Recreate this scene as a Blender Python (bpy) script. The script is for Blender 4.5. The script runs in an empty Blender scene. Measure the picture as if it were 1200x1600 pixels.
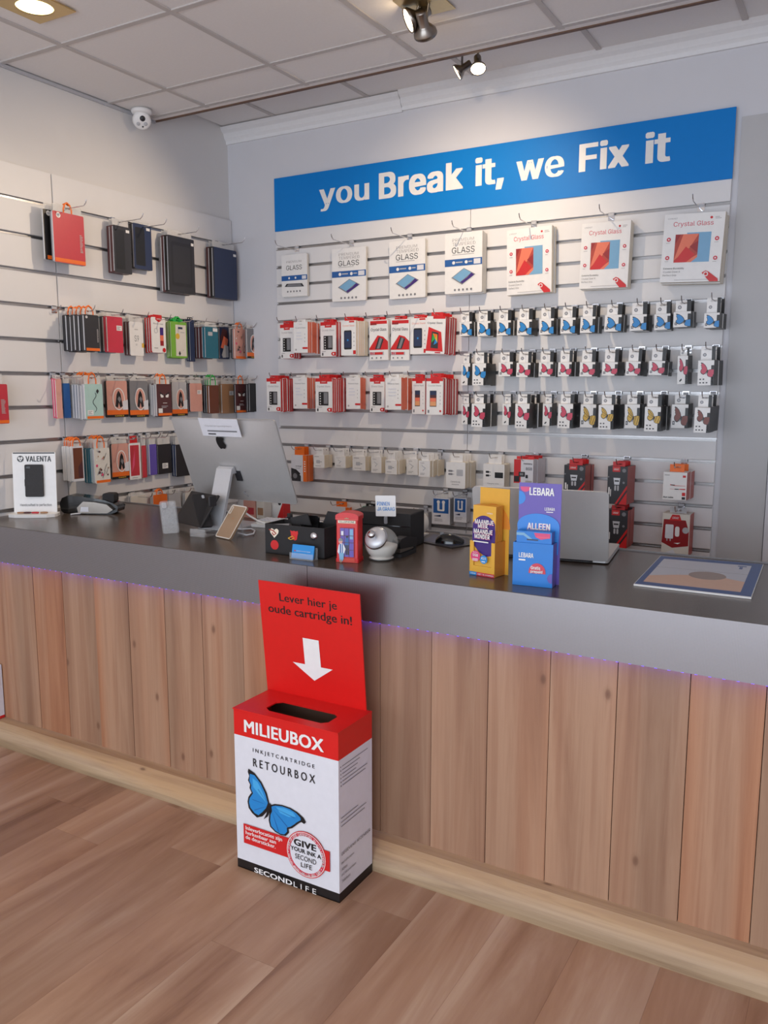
import bpy, bmesh, math, random
from mathutils import Vector, Matrix
random.seed(7)
C = bpy.context.scene
COL = C.collection
R = math.radians

# ------------------------------------------------------------------ camera
CAM = Vector((2.9765, -3.9362, 1.5)); YAW = -0.5253; PIT = 0.1467; FPX = 1302.5
cd = bpy.data.cameras.new('camera'); cam = bpy.data.objects.new('camera', cd); COL.objects.link(cam)
cam.location = CAM; cam.rotation_euler = (math.pi/2 - PIT, 0, -YAW)
cd.sensor_fit = 'VERTICAL'; cd.sensor_height = 24; cd.lens = 24*FPX/1600; cd.clip_start = .02
C.camera = cam
# ------------------------------------------------------------------ world (overcast daylight seen through the shop front)
w = bpy.data.worlds.new('world'); C.world = w; w.use_nodes = True
bg = w.node_tree.nodes['Background']; bg.inputs[0].default_value = (.62, .76, 1, 1); bg.inputs[1].default_value = 1.0
C.view_settings.view_transform = 'Standard'; C.view_settings.look = 'None'
C.view_settings.gamma = 1; C.view_settings.use_curve_mapping = False; C.view_settings.exposure = 0.0

def area(name, loc, rot, sx, sy, energy, col):
    d = bpy.data.lights.new(name, 'AREA'); d.shape = 'RECTANGLE'; d.size = sx; d.size_y = sy; d.energy = energy; d.color = col
    o = bpy.data.objects.new(name, d); COL.objects.link(o); o.location = loc; o.rotation_euler = rot
    return o
# daylight entering by the shop window in the front wall, behind the camera
area('shop_window_daylight', (2.4, -6.38, 1.24), (R(90), 0, 0), 5.1, 2.3, 138, (.82, .90, 1))
SPOT_W = dict(back=43, left=62, room=18, view=4)
WARM = (1, .78, .54)
DOWN_W = 11

# ------------------------------------------------------------------ pixel helpers (photo pixel -> point on a plane of the room)
def ray(x, y):
    r = (x-600)/FPX; u = -(y-800)/FPX; s, c = math.sin(PIT), math.cos(PIT)
    d2 = c+u*s; u2 = u*c-s; s, c = math.sin(YAW), math.cos(YAW)
    return Vector((r*c+d2*s, -r*s+d2*c, u2))
def at_z(x, y, z): v = ray(x, y); return CAM+v*((z-CAM.z)/v.z)
def at_y(x, y, Y): v = ray(x, y); return CAM+v*((Y-CAM.y)/v.y)
def at_x(x, y, X): v = ray(x, y); return CAM+v*((X-CAM.x)/v.x)

# ------------------------------------------------------------------ materials
def lin(c):
    return tuple(((v/255)/12.92 if v/255 <= .04045 else ((v/255+.055)/1.055)**2.4) for v in c)
MATS = {}
def mk(name, rgb, rough=.5, metal=0, var=.06, scale=40, bump=0, spec=.5, alpha=1, emit=0, trans=0, coat=0):
    m = bpy.data.materials.new(name); m.use_nodes = True; nt = m.node_tree; b = nt.nodes['Principled BSDF']
    c = lin(rgb)
    b.inputs['Roughness'].default_value = rough; b.inputs['Metallic'].default_value = metal
    b.inputs['Specular IOR Level'].default_value = spec; b.inputs['Alpha'].default_value = alpha
    b.inputs['Transmission Weight'].default_value = trans; b.inputs['Coat Weight'].default_value = coat
    tc = nt.nodes.new('ShaderNodeTexCoord'); n = nt.nodes.new('ShaderNodeTexNoise'); n.inputs['Scale'].default_value = scale; n.inputs['Detail'].default_value = 3
    nt.links.new(tc.outputs['Object'], n.inputs['Vector'])
    mr = nt.nodes.new('ShaderNodeMix'); mr.data_type = 'RGBA'
    mr.inputs[6].default_value = (*[v*(1-var) for v in c], 1); mr.inputs[7].default_value = (*[min(1, v*(1+var)) for v in c], 1)
    nt.links.new(n.outputs['Fac'], mr.inputs[0]); nt.links.new(mr.outputs[2], b.inputs['Base Color'])
    if bump:
        bp = nt.nodes.new('ShaderNodeBump'); bp.inputs['Strength'].default_value = bump; bp.inputs['Distance'].default_value = .002
        nt.links.new(n.outputs['Fac'], bp.inputs['Height']); nt.links.new(bp.outputs[0], b.inputs['Normal'])
    if emit:
        b.inputs['Emission Color'].default_value = (*c, 1); b.inputs['Emission Strength'].default_value = emit
    MATS[name] = m; return m
def M(name): return MATS[name]
for n_, c_ in dict(white=(236, 234, 232), paper=(222, 222, 228), offwhite=(222, 216, 206), red=(206, 32, 34), redbox=(214, 22, 18), orange=(238, 112, 32), black=(24, 23, 25),
                   charcoal=(46, 45, 49), dark=(36, 34, 38), grey=(128, 128, 132), lightgrey=(186, 186, 190), faint=(176, 172, 172), blue=(36, 92, 160), skyblue=(34, 138, 210), navy=(40, 52, 84),
                   wingblue=(36, 134, 204), wingblue2=(70, 168, 226), pink=(222, 84, 120), wingpink=(200, 64, 92), yellow=(222, 178, 60), wingyellow=(214, 172, 58), brown=(112, 62, 42), wingbrown=(120, 52, 40), tan=(168, 128, 96),
                   cream=(236, 224, 202), crimson=(206, 52, 74), case_red=(196, 54, 66), teal=(38, 106, 126), mint=(176, 208, 202), green=(122, 178, 62), hgreen=(30, 170, 70), rosewood=(84, 46, 48), pinkskin=(218, 160, 146),
                   purple=(84, 44, 130), lilac=(98, 80, 170), lebblue=(16, 120, 206), lebmid=(40, 130, 216), magenta=(214, 66, 120), ochre=(226, 170, 60), ochre2=(224, 140, 48), violet=(62, 34, 118), padblue=(48, 74, 128),
                   signblue=(0, 96, 176), darkred=(150, 26, 30), salmon=(232, 120, 90), rust=(178, 60, 44), phoneblue=(40, 60, 96), gradpeach=(226, 160, 110), padgrey=(176, 178, 190), padpeach=(196, 160, 140), padbrown=(140, 124, 118), clay=(150, 120, 100), green2=(64, 140, 110), lightblue=(120, 170, 205)).items():
    mk(n_, c_, rough=.38, var=.05)
mk('signblue', (0, 124, 206), rough=.5, spec=.25, var=.03)
mk('glossblack', (18, 18, 19), rough=.16, coat=.4)
mk('matblack', (34, 32, 33), rough=.75, scale=120, var=.15, bump=.1)
mk('leather', (36, 33, 34), rough=.62, scale=260, var=.12, bump=.25)
mk('alu', (196, 194, 193), rough=.38, metal=.45, scale=80, var=.03)
mk('alu_light', (205, 205, 208), rough=.38, metal=.4, scale=80, var=.03)
mk('chrome', (210, 210, 214), rough=.16, metal=1, scale=60, var=.04)
mk('steel', (150, 142, 134), rough=.3, metal=1, scale=60, var=.06)
mk('brass', (196, 170, 120), rough=.28, metal=.9, scale=60, var=.06)
mk('groove_alu', (168, 166, 166), rough=.3, metal=.8, scale=30, var=.04)
mk('wall_paint', (214, 213, 217), rough=.85, scale=9, var=.02, bump=.08)
mk('wall_paint_left', (222, 219, 217), rough=.85, scale=9, var=.02, bump=.08)
mk('wall_panel', (190, 189, 190), rough=.6, scale=6, var=.02)
mk('slat', (226, 224, 224), rough=.5, scale=14, var=.015)
mk('ceiling_tile', (234, 230, 228), rough=.9, scale=90, var=.03, bump=.15)
mk('grid', (196, 190, 187), rough=.7, scale=30, var=.03)
mk('edge_brown', (104, 76, 56), rough=.6, scale=30, var=.2)
mk('cornice', (232, 231, 232), rough=.8, scale=60, var=.03, bump=.3)
mk('lens_on', (255, 226, 180), emit=14)
mk('lens_warm', (255, 224, 150), emit=5)
mk('led_violet', (70, 40, 255), emit=12)
mk('led_dot', (90, 60, 255), emit=2.5)
mk('clear', (236, 238, 240), rough=.08, alpha=.15, var=.01)
mk('clear_film', (232, 230, 228), rough=.18, alpha=.6, var=.06, scale=60, bump=.6)
mk('jar_glass', (225, 228, 226), rough=.05, alpha=.24, var=.01)
mk('salt', (214, 206, 196), rough=.7, scale=200, var=.1, bump=.4)
mk('glitter', (182, 184, 186), rough=.2, scale=500, var=.35, metal=.3)
mk('glitter_clear', (200, 202, 204), rough=.15, scale=400, var=.3, alpha=.38)
mk('goldrim', (160, 132, 106), rough=.3, metal=.1)
mk('cardboard_inside', (120, 92, 74), rough=.8)

def nodes_of(name, rough=.5):
    m = bpy.data.materials.new(name); m.use_nodes = True; MATS[name] = m
    return m, m.node_tree, m.node_tree.nodes['Principled BSDF']
def ramp(nt, stops):
    r = nt.nodes.new('ShaderNodeValToRGB'); e = r.color_ramp.elements
    while len(e) < len(stops): e.new(.5)
    for k, (p, c) in zip(e, stops): k.position = p; k.color = (*lin(c), 1)
    return r
def wood(name, stops, sc, knots, kcol, tint, rough=.6, bump=.25, seed_amt=40):
    """grain along the long axis given by the small component of sc"""
    m, nt, b = nodes_of(name); N = nt.nodes.new; L = nt.links.new
    tc = N('ShaderNodeTexCoord'); oi = N('ShaderNodeObjectInfo')
    cb = N('ShaderNodeVectorMath'); cb.operation = 'SCALE'; cb.inputs[0].default_value = (1, .7, 1.3); L(oi.outputs['Random'], cb.inputs['Scale'])
    sc1 = N('ShaderNodeVectorMath'); sc1.operation = 'SCALE'; sc1.inputs['Scale'].default_value = seed_amt; L(cb.outputs[0], sc1.inputs[0])
    ad = N('ShaderNodeVectorMath'); ad.operation = 'ADD'; L(tc.outputs['Object'], ad.inputs[0]); L(sc1.outputs[0], ad.inputs[1])
    mp = N('ShaderNodeMapping'); mp.inputs['Scale'].default_value = sc; L(ad.outputs[0], mp.inputs[0])
    n1 = N('ShaderNodeTexNoise'); n1.inputs['Scale'].default_value = 1; n1.inputs['Detail'].default_value = 6; n1.inputs['Roughness'].default_value = .6; n1.inputs['Distortion'].default_value = .6
    L(mp.outputs[0], n1.inputs['Vector'])
    rp = ramp(nt, stops); L(n1.outputs['Fac'], rp.inputs[0])
    # broad tint patches
    mp2 = N('ShaderNodeMapping'); mp2.inputs['Scale'].default_value = tuple(v*.28 for v in sc); L(ad.outputs[0], mp2.inputs[0])
    n2 = N('ShaderNodeTexNoise'); n2.inputs['Scale'].default_value = 1; n2.inputs['Detail'].default_value = 2; L(mp2.outputs[0], n2.inputs['Vector'])
    r2 = ramp(nt, [(.36, tint[0]), (.5, (255, 255, 255)), (.66, tint[1])]); L(n2.outputs['Fac'], r2.inputs[0])
    mx = N('ShaderNodeMix'); mx.data_type = 'RGBA'; mx.blend_type = 'MULTIPLY'; mx.inputs[0].default_value = 1; L(rp.outputs[0], mx.inputs[6]); L(r2.outputs[0], mx.inputs[7])
    out = mx.outputs[2]
    if knots:
        mp3 = N('ShaderNodeMapping'); mp3.inputs['Scale'].default_value = knots; mp3.inputs['Rotation'].default_value = (R(90) if knots[2] else 0, 0, 0); L(ad.outputs[0], mp3.inputs[0])
        vo = N('ShaderNodeTexVoronoi'); vo.voronoi_dimensions = '2D'; vo.inputs['Scale'].default_value = 1; L(mp3.outputs[0], vo.inputs['Vector'])
        kr = ramp(nt, [(.0, (235, 235, 235)), (.02, (215, 215, 215)), (.034, (110, 110, 110)), (.055, (0, 0, 0))]); L(vo.outputs['Distance'], kr.inputs[0])
        mk2 = N('ShaderNodeMix'); mk2.data_type = 'RGBA'; L(kr.outputs[0], mk2.inputs[0]); L(out, mk2.inputs[6]); mk2.inputs[7].default_value = (*lin(kcol), 1)
        out = mk2.outputs[2]
    L(out, b.inputs['Base Color']); b.inputs['Roughness'].default_value = rough
    bp = N('ShaderNodeBump'); bp.inputs['Strength'].default_value = bump; bp.inputs['Distance'].default_value = .002; L(n1.outputs['Fac'], bp.inputs['Height']); L(bp.outputs[0], b.inputs['Normal'])
    return m
wood('plank_wood', [(.26, (142, 102, 78)), (.44, (163, 123, 96)), (.58, (176, 138, 110)), (.76, (155, 114, 88))], (17, 17, .7), (3.5, 1, 1.9), (112, 76, 56), ((226, 226, 226), (255, 232, 216)))
wood('beam_wood', [(.28, (150, 124, 98)), (.45, (178, 152, 122)), (.6, (190, 164, 132)), (.75, (160, 136, 108))], (1.3, 26, 26), (2.2, 6, .0), (112, 80, 58), ((222, 220, 214), (255, 240, 220)))
wood('floor_wood', [(.28, (130, 94, 71)), (.42, (163, 125, 98)), (.55, (178, 142, 115)), (.72, (198, 168, 142))], (7.5, .85, 7.5), None, None, ((228, 222, 218), (255, 248, 240)), rough=.42, bump=.08)
def laminate(name, a, bcol, rough, metal, weave, bump):
    m, nt, b = nodes_of(name); N = nt.nodes.new; L = nt.links.new
    tc = N('ShaderNodeTexCoord'); ch = N('ShaderNodeTexChecker'); ch.inputs['Scale'].default_value = weave; L(tc.outputs['Object'], ch.inputs['Vector'])
    mp = N('ShaderNodeMapping'); mp.inputs['Rotation'].default_value = (0, R(45), 0); L(tc.outputs['Object'], mp.inputs[0]); L(mp.outputs[0], ch.inputs['Vector'])
    ch.inputs[1].default_value = (*lin(a), 1); ch.inputs[2].default_value = (*lin(bcol), 1)
    L(ch.outputs[0], b.inputs['Base Color']); b.inputs['Roughness'].default_value = rough; b.inputs['Metallic'].default_value = metal
    bp = N('ShaderNodeBump'); bp.inputs['Strength'].default_value = bump; bp.inputs['Distance'].default_value = .001; L(ch.outputs['Fac'], bp.inputs['Height']); L(bp.outputs[0], b.inputs['Normal'])
laminate('fascia_laminate', (134, 132, 134), (152, 150, 153), .33, .85, 420, .12)
mk('worktop_laminate', (80, 69, 61), rough=.24, scale=420, var=.16, bump=.04, spec=.5)

# ------------------------------------------------------------------ mesh builder
FONT = None
try:
    import os
    FONT = bpy.data.fonts.load(os.path.join(bpy.utils.system_resource('DATAFILES', path='fonts'), 'Inter.woff2'))
except Exception:
    FONT = None
_TXT = {}
def text_geo(s, bold, font='I'):
    """flat letters in a unit box; weight is built up by overlaying slightly shifted copies"""
    k = (s, bold, font)
    if k not in _TXT:
        cu = bpy.data.curves.new('t', 'FONT'); cu.body = s; cu.size = 1; cu.resolution_u = 3
        if FONT and font == 'I': cu.font = FONT
        cu.fill_mode = 'BOTH'; cu.space_line = .86
        if bold > .02: cu.space_character = 1+bold*1.2
        o = bpy.data.objects.new('t', cu); COL.objects.link(o)
        me = bpy.data.meshes.new_from_object(o.evaluated_get(bpy.context.evaluated_depsgraph_get()))
        v0 = [(v.co.x, v.co.y) for v in me.vertices]; f0 = [tuple(p.vertices) for p in me.polygons]
        bpy.data.objects.remove(o); bpy.data.curves.remove(cu); bpy.data.meshes.remove(me)
        if bold >= .03: sh = [(bold*i, bold*j*.4) for i in (-1, 0, 1) for j in (-1, 0, 1)]
        elif bold > .008: sh = [(-bold, 0), (bold, 0)]
        else: sh = [(0, 0)]
        vs, fs = [], []
        for q_, (dx, dy) in enumerate(sh):
            
            for fi, f in enumerate(f0):   # every facet on its own tiny level, so that overlapping strokes never coincide
                n = len(vs); vs += [(v0[i][0]+dx, v0[i][1]+dy, q_+(fi % 23)/24) for i in f]; fs.append(tuple(range(n, n+len(f))))
        x0 = min(v[0] for v in vs); x1 = max(v[0] for v in vs); y0 = min(v[1] for v in vs); y1 = max(v[1] for v in vs)
        _TXT[k] = ([((a-x0)/(x1-x0), (b-y0)/(y1-y0), c*1e-4) for a, b, c in vs], fs, (x1-x0)/(y1-y0))
    return _TXT[k]

class MB:
    def __init__(s): s.v = []; s.f = []; s.m = []; s.mats = []; s.sm = []
    def mi(s, m):
        if m not in s.mats: s.mats.append(m)
        return s.mats.index(m)
    def add(s, vs, fs, m, smooth=False):
        b = len(s.v); s.v += [tuple(v) for v in vs]; i = s.mi(m)
        for f in fs: s.f.append(tuple(b+k for k in f)); s.m.append(i); s.sm.append(smooth)
        return s
    def box(s, x0, x1, y0, y1, z0, z1, m, front=None, right=None, left=None, top=None):
        v = [(x, y, z) for z in (z0, z1) for y in (y0, y1) for x in (x0, x1)]
        for f, mm in (((0, 1, 5, 4), front), ((1, 3, 7, 5), right), ((2, 0, 4, 6), left), ((4, 5, 7, 6), top), ((3, 2, 6, 7), None), ((2, 3, 1, 0), None)):
            s.add([v[k] for k in f], [(0, 1, 2, 3)], mm or m)
        return s
    def prism(s, poly, a0, a1, m, axis='y', cap=None, smooth=False):
        """poly in the two other axes: axis y -> (x,z); z -> (x,y); x -> (y,z)"""
        n = len(poly)
        def P(p, a): return (p[0], a, p[1]) if axis == 'y' else (p[0], p[1], a) if axis == 'z' else (a, p[0], p[1])
        ar = sum(poly[i][0]*poly[(i+1) % n][1]-poly[(i+1) % n][0]*poly[i][1] for i in range(n))
        if (ar > 0) == (axis != 'y'): pass
        else: poly = poly[::-1]
        if axis == 'y': poly = poly[::-1]
        vs = [P(p, a0) for p in poly]+[P(p, a1) for p in poly]
        if axis == 'y':
            s.add(vs, [(i, i+n, (i+1) % n+n, (i+1) % n) if False else (i, (i+1) % n, (i+1) % n+n, i+n) for i in range(n)], m, smooth)
        else:
            s.add(vs, [(i, (i+1) % n, (i+1) % n+n, i+n) for i in range(n)], m, smooth)
        s.add(vs, [tuple(range(n))[::-1], tuple(range(n, 2*n))], cap or m)
        return s
    def poly(s, pts, y, m): return s.add([(p[0], y, p[1]) for p in pts], [tuple(range(len(pts)))], m)
    def rect(s, x0, x1, z0, z1, y, m): return s.poly([(x0, z0), (x1, z0), (x1, z1), (x0, z1)], y, m)
    def disc(s, cx, cz, r, y, m, n=18, rz=None, a0=0, a1=2*math.pi):
        rz = rz or r; full = abs(a1-a0-2*math.pi) < 1e-6
        return s.poly([(cx+r*math.cos(a0+(a1-a0)*i/(n if full else n-1)), cz+rz*math.sin(a0+(a1-a0)*i/(n if full else n-1))) for i in range(n)], y, m)
    def ring(s, cx, cz, r0, r1, y, m, n=28):
        v = []
        for r in (r0, r1): v += [(cx+r*math.cos(2*math.pi*i/n), y, cz+r*math.sin(2*math.pi*i/n)) for i in range(n)]
        return s.add(v, [(i, n+i, n+(i+1) % n, (i+1) % n) for i in range(n)], m)
    def text(s, t, x0, x1, z0, z1, y, m, bold=.02, fit=True, font='I'):
        vs, fs, asp = text_geo(t, bold, font)
        if not fit:
            wd = (z1-z0)*asp
            if wd > x1-x0: wd = x1-x0
            c = (x0+x1)/2; x0, x1 = c-wd/2, c+wd/2
        return s.add([(x0+a*(x1-x0), y-c, z0+b*(z1-z0)) for a, b, c in vs], fs, m)
    def tube(s, path, r, m, n=8, smooth=True, closed=False):
        pts = [Vector(p) for p in path]; rings = []; K = len(pts); up = None
        for i, p in enumerate(pts):
            d = (pts[min(i+1, K-1)]-pts[max(i-1, 0)]).normalized()
            if up is None:
                up = d.orthogonal().normalized()
            up = (up-d*up.dot(d)); up = up.normalized() if up.length > 1e-6 else d.orthogonal().normalized()
            sd = d.cross(up); rr = r[i] if isinstance(r, (list, tuple)) else r
            rings.append([p+(up*math.cos(2*math.pi*k/n)+sd*math.sin(2*math.pi*k/n))*rr for k in range(n)])
        vs = [v for q in rings for v in q]
        fs = [(i*n+k, i*n+(k+1) % n, (i+1)*n+(k+1) % n, (i+1)*n+k) for i in range(K-1) for k in range(n)]
        s.add(vs, fs, m, smooth); s.add(vs, [tuple(range(n))[::-1], tuple((K-1)*n+k for k in range(n))], m)
        return s
    def lathe(s, prof, m, n=24, c=(0, 0, 0), smooth=True):
        vs = [(c[0]+r*math.cos(2*math.pi*k/n), c[1]+r*math.sin(2*math.pi*k/n), c[2]+z) for r, z in prof for k in range(n)]
        K = len(prof)
        s.add(vs, [(i*n+k, i*n+(k+1) % n, (i+1)*n+(k+1) % n, (i+1)*n+k) for i in range(K-1) for k in range(n)], m, smooth)
        return s
    def xf(s, mat, start=0):
        for i in range(start, len(s.v)): s.v[i] = tuple(mat @ Vector(s.v[i]))
        return s
    def mesh(s, name):
        me = bpy.data.meshes.new(name); me.from_pydata(s.v, [], s.f)
        for m in s.mats: me.materials.append(M(m))
        me.polygons.foreach_set('material_index', s.m); me.polygons.foreach_set('use_smooth', s.sm); me.update()
        return me
def rrect(x0, x1, z0, z1, r, n=4):
    p = []
    for cx, cz, a in ((x1-r, z1-r, 0), (x0+r, z1-r, 90), (x0+r, z0+r, 180), (x1-r, z0+r, 270)):
        for i in range(n+1):
            t = R(a+90*i/n); p.append((cx+r*math.cos(t), cz+r*math.sin(t)))
    return p

def obj(name, me, parent=None, loc=(0, 0, 0), rot=(0, 0, 0), kind=None, bevel=0, label=None):
    if isinstance(me, MB): me = me.mesh(name)
    o = bpy.data.objects.new(name, me); COL.objects.link(o); o.location = loc; o.rotation_euler = rot
    if parent: o.parent = parent
    if kind: o['kind'] = kind
    if label: o['label'] = label
    if bevel:
        b = o.modifiers.new('bevel', 'BEVEL'); b.width = bevel; b.segments = 2; b.limit_method = 'ANGLE'
    return o
def thing(name, label, cat, me=None, loc=(0, 0, 0), rot=(0, 0, 0), group=None, bevel=0):
    o = obj(name, me, None, loc, rot, bevel=bevel)
    o['label'] = label; o['category'] = cat
    if group: o['group'] = group
    return o

# ------------------------------------------------------------------ setting
XL = -.351; CEIL = 2.877; CEIL2 = 2.981; STEP = -.575; XR = 5.2; YF = -6.5
def struct(name, mb, **k): return obj(name, mb, kind='structure', **k)
wl = struct('wall_left', MB().box(XL-.12, XL, YF, .12, 0, 3.1, 'wall_paint_left'))
wb = struct('wall_back', MB().box(XL, XR, 0, .14, 0, 3.1, 'wall_paint'))
struct('wall_right', MB().box(XR, XR+.12, YF, .14, 0, 3.1, 'wall_paint'))
m = MB(); m.box(XL, XR, YF-.12, YF, 0, .05, 'wall_paint'); m.box(XL, XR, YF-.12, YF, 2.4, 3.1, 'wall_paint'); m.box(XL, -.2, YF-.12, YF, .05, 2.4, 'wall_paint'); m.box(5.0, XR, YF-.12, YF, .05, 2.4, 'wall_paint')
struct('wall_front', m)
m = MB()
for x in (-.2, 1.5, 3.2, 4.94): m.box(x, x+.06, YF-.09, YF-.03, .05, 2.4, 'charcoal')
for z in (.05, 2.34): m.box(-.14, 4.94, YF-.085, YF-.035, z, z+.06, 'charcoal')
win = struct('window_1', m)
obj('pane', MB().box(-.14, 4.94, YF-.065, YF-.058, .11, 2.34, 'clear'), win)
# pale panel right of the slat wall, and the lighter return beside it
struct('trim_1', MB().box(2.425, 2.61, -.012, .0, .3, 2.62, 'wall_panel'))
struct('trim_2', MB().box(2.615, 3.3, -.03, .0, 0, CEIL2, 'wall_paint'))
# floor: vinyl planks running towards the counter
fl = struct('floor', MB().box(XL, XR, YF, .02, -.05, -.004, 'floor_wood'))
PW = .218; row0 = 1.734
pm = {}
for i in range(-10, 12):
    x0 = row0+i*PW
    if x0 < XL-.1 or x0 > 4.0: continue
    yoff = {-1: -2.362}.get(i, -2.362+random.Random(i*7+3).uniform(.1, 1.15))
    edges = [yoff-1.25*k for k in range(-2, 4)]
    for a, b in zip(edges[1:], edges[:-1]):
        a2, b2 = max(a, -4.6), min(b, -1.7)
        if b2-a2 < .02: continue
        xa, xb = max(x0, XL), x0+PW
        obj('floor_plank', MB().box(xa+.0002, xb-.0002, a2+.0003, b2-.0003, -.004, 0, 'floor_wood'), fl)
# ceilings
cl = struct('ceiling', MB().box(XL, XR, YF, STEP, CEIL+.012, CEIL+.03, 'ceiling_tile'))
gx = [.036+.6*k for k in range(-1, 9)]; gy = [-.62, -.88, -1.465, -2.065, -2.665, -3.265]
tm = {}
def tile(x0, x1, y0, y1, z, par):
    k = (round(x1-x0, 3), round(y1-y0, 3))
    if k not in tm:
        a, b = k[0]/2-.011, k[1]/2-.011; q = MB(); q.prism([(-a, -b), (a, -b), (a, b), (-a, b)], 0, .012, 'ceiling_tile', axis='z'); tm[k] = q.mesh('ceiling_tile')
    obj('ceiling_tile', tm[k], par, ((x0+x1)/2, (y0+y1)/2, z))
def gridbars(xs, ys, z, par, y0, y1):
    for x in xs: obj('grid_bar', MB().box(x-.012, x+.012, y0, y1, z-.0035, z+.006, 'grid'), par)
    for y in ys: obj('grid_bar', MB().box(XL, 4.9, y-.012, y+.012, z-.003, z+.0055, 'grid'), par)
for i in range(len(gx)-1):
    for j in range(len(gy)-1):
        x0 = max(gx[i], XL); tile(x0, gx[i+1], gy[j+1], gy[j], CEIL+.002, cl)
gridbars(gx[1:], gy, CEIL, cl, -3.27, -.6)
obj('ceiling_border', MB().box(XL, XR, -.612, STEP, CEIL-.002, CEIL+.012, 'ceiling_tile'), cl)
obj('edge_strip', MB().box(XL, XR, STEP-.002, STEP+.016, CEIL-.006, CEIL2, 'edge_brown'), cl)
obj('edge_cap', MB().box(XL, XR, YF, YF+.02, CEIL, CEIL+.02, 'grid'), cl)
c2 = struct('ceiling_1', MB().box(XL, XR, STEP, .14, CEIL2+.012, CEIL2+.04, 'ceiling_tile'))
gx2 = [.03+.598*k for k in range(-1, 9)]
for i in range(len(gx2)-1): tile(max(gx2[i], XL), gx2[i+1], -.3, -.015, CEIL2+.002, c2); tile(max(gx2[i], XL), gx2[i+1], STEP+.02, -.3, CEIL2+.002, c2)
gridbars(gx2[1:], [], CEIL2, c2, STEP+.02, -.01)
# edge trims: left wall shadow gap and cornice with its profile
struct('trim_3', MB().box(XL, XL+.012, -4.5, STEP, CEIL-.016, CEIL-.003, 'lightgrey'))
def corn(x0, x1, d):
    pr = [(0, CEIL2-.09), (-.012, CEIL2-.09), (-.014, CEIL2-.072), (-.026, CEIL2-.06), (-.034, CEIL2-.036), (-.05, CEIL2-.024), (-.056, CEIL2-.012), (-.058, CEIL2-.004), (0, CEIL2-.004)]
    return MB().prism([(y-d*.4*(y<0), z+d) for y, z in pr], x0, x1, 'cornice', axis='x')
struct('trim_4', corn(XL, .807, 0)); struct('trim_5', corn(.809, XR, .006))

# ------------------------------------------------------------------ slat walls (panel > slat, groove_profile)
def slat_panel(label, W, pitch, n, ztop, loc, rz, zlast):
    """local: x 0..W, front at y=-.018, z 0 = first groove"""
    t = thing('slatwall_panel', label, 'slatwall panel', None, loc, (0, 0, rz), 'slatted display panels')
    obj('backboard', MB().box(0, W, -.004, 0, zlast, ztop, 'slat'), t)
    g = .011
    top = MB().box(.001, W-.001, -.018, -.004, g/2, ztop, 'slat').mesh('slat')
    obj('slat', top, t)
    mid = MB().prism([(-.004, 0), (-.004, pitch-g), (-.016, pitch-g), (-.018, pitch-g-.002), (-.018, .002), (-.016, 0)], .001, W-.001, 'slat', axis='x').mesh('slat')
    gp = MB(); gp.box(.002, W-.002, -.006, -.004, -g/2, g/2, 'groove_alu'); gp.box(.002, W-.002, -.0195, -.005, -g/2-.001, -g/2+.001, 'groove_alu'); gp.box(.002, W-.002, -.0195, -.018, -g/2-.004, -g/2, 'groove_alu'); gp = gp.mesh('groove_profile')
    for k in range(n):
        obj('slat', mid, t, (0, 0, -pitch*k-pitch+g/2)); obj('groove_profile', gp, t, (0, 0, -pitch*k))
    return t
G0 = 2.281; GP = .1; L0 = 2.329; LP = .1518; BF = -.0187; LF = XL+.0187
def gz(n): return G0-GP*n
def lz(n): return L0-LP*n
slat_panel('white slatwall panel below the word Break, nearer the room corner', 1.199, GP, 16, .2, (0, -.0006, G0), 0, -1.62)
slat_panel('white slatwall panel under the right part of the blue sign', 1.199, GP, 16, .2, (1.2, -.0006, G0), 0, -1.62)
slat_panel('left wall slatwall panel reaching the room corner behind the computer', 1.245, LP, 10, .14, (XL+.0006, -1.25, L0), R(90), -1.55)
slat_panel('left wall slatwall panel above the small white standing display', 1.245, LP, 10, .14, (XL+.0006, -2.5, L0), R(90), -1.55)

# ------------------------------------------------------------------ blue sign
t = thing('shop_sign', 'long blue sign board lettered in white above the slat wall', 'sign', MB().box(0, 2.402, -.026, -.0189, 2.375, 2.66, 'signblue'))
for s_, (xa, ya), (xb, yb), b_ in (('you', (499, 333), (577, 294), .026), ('Break', (592, 315), (724, 259), .034), ('it,', (742, 303), (788, 252), .034), ('we', (806, 288), (882, 246), .026), ('Fix', (904, 272), (984, 222), .034), ('it', (1007, 255), (1049, 211), .034)):
    p, q = at_y(xa, ya, -.027), at_y(xb, yb, -.027)
    desc = {'you': .0}.get(s_, 0)
    m = MB(); m.text(s_, p.x, q.x, {'you': 2.452, 'Break': 2.474, 'it,': 2.450, 'we': 2.474, 'Fix': 2.480, 'it': 2.478}[s_], {'you': 2.567, 'Break': 2.605, 'it,': 2.609, 'we': 2.566, 'Fix': 2.604, 'it': 2.609}[s_], -.0272, 'white', b_)
    obj('lettering', m, t)

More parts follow.
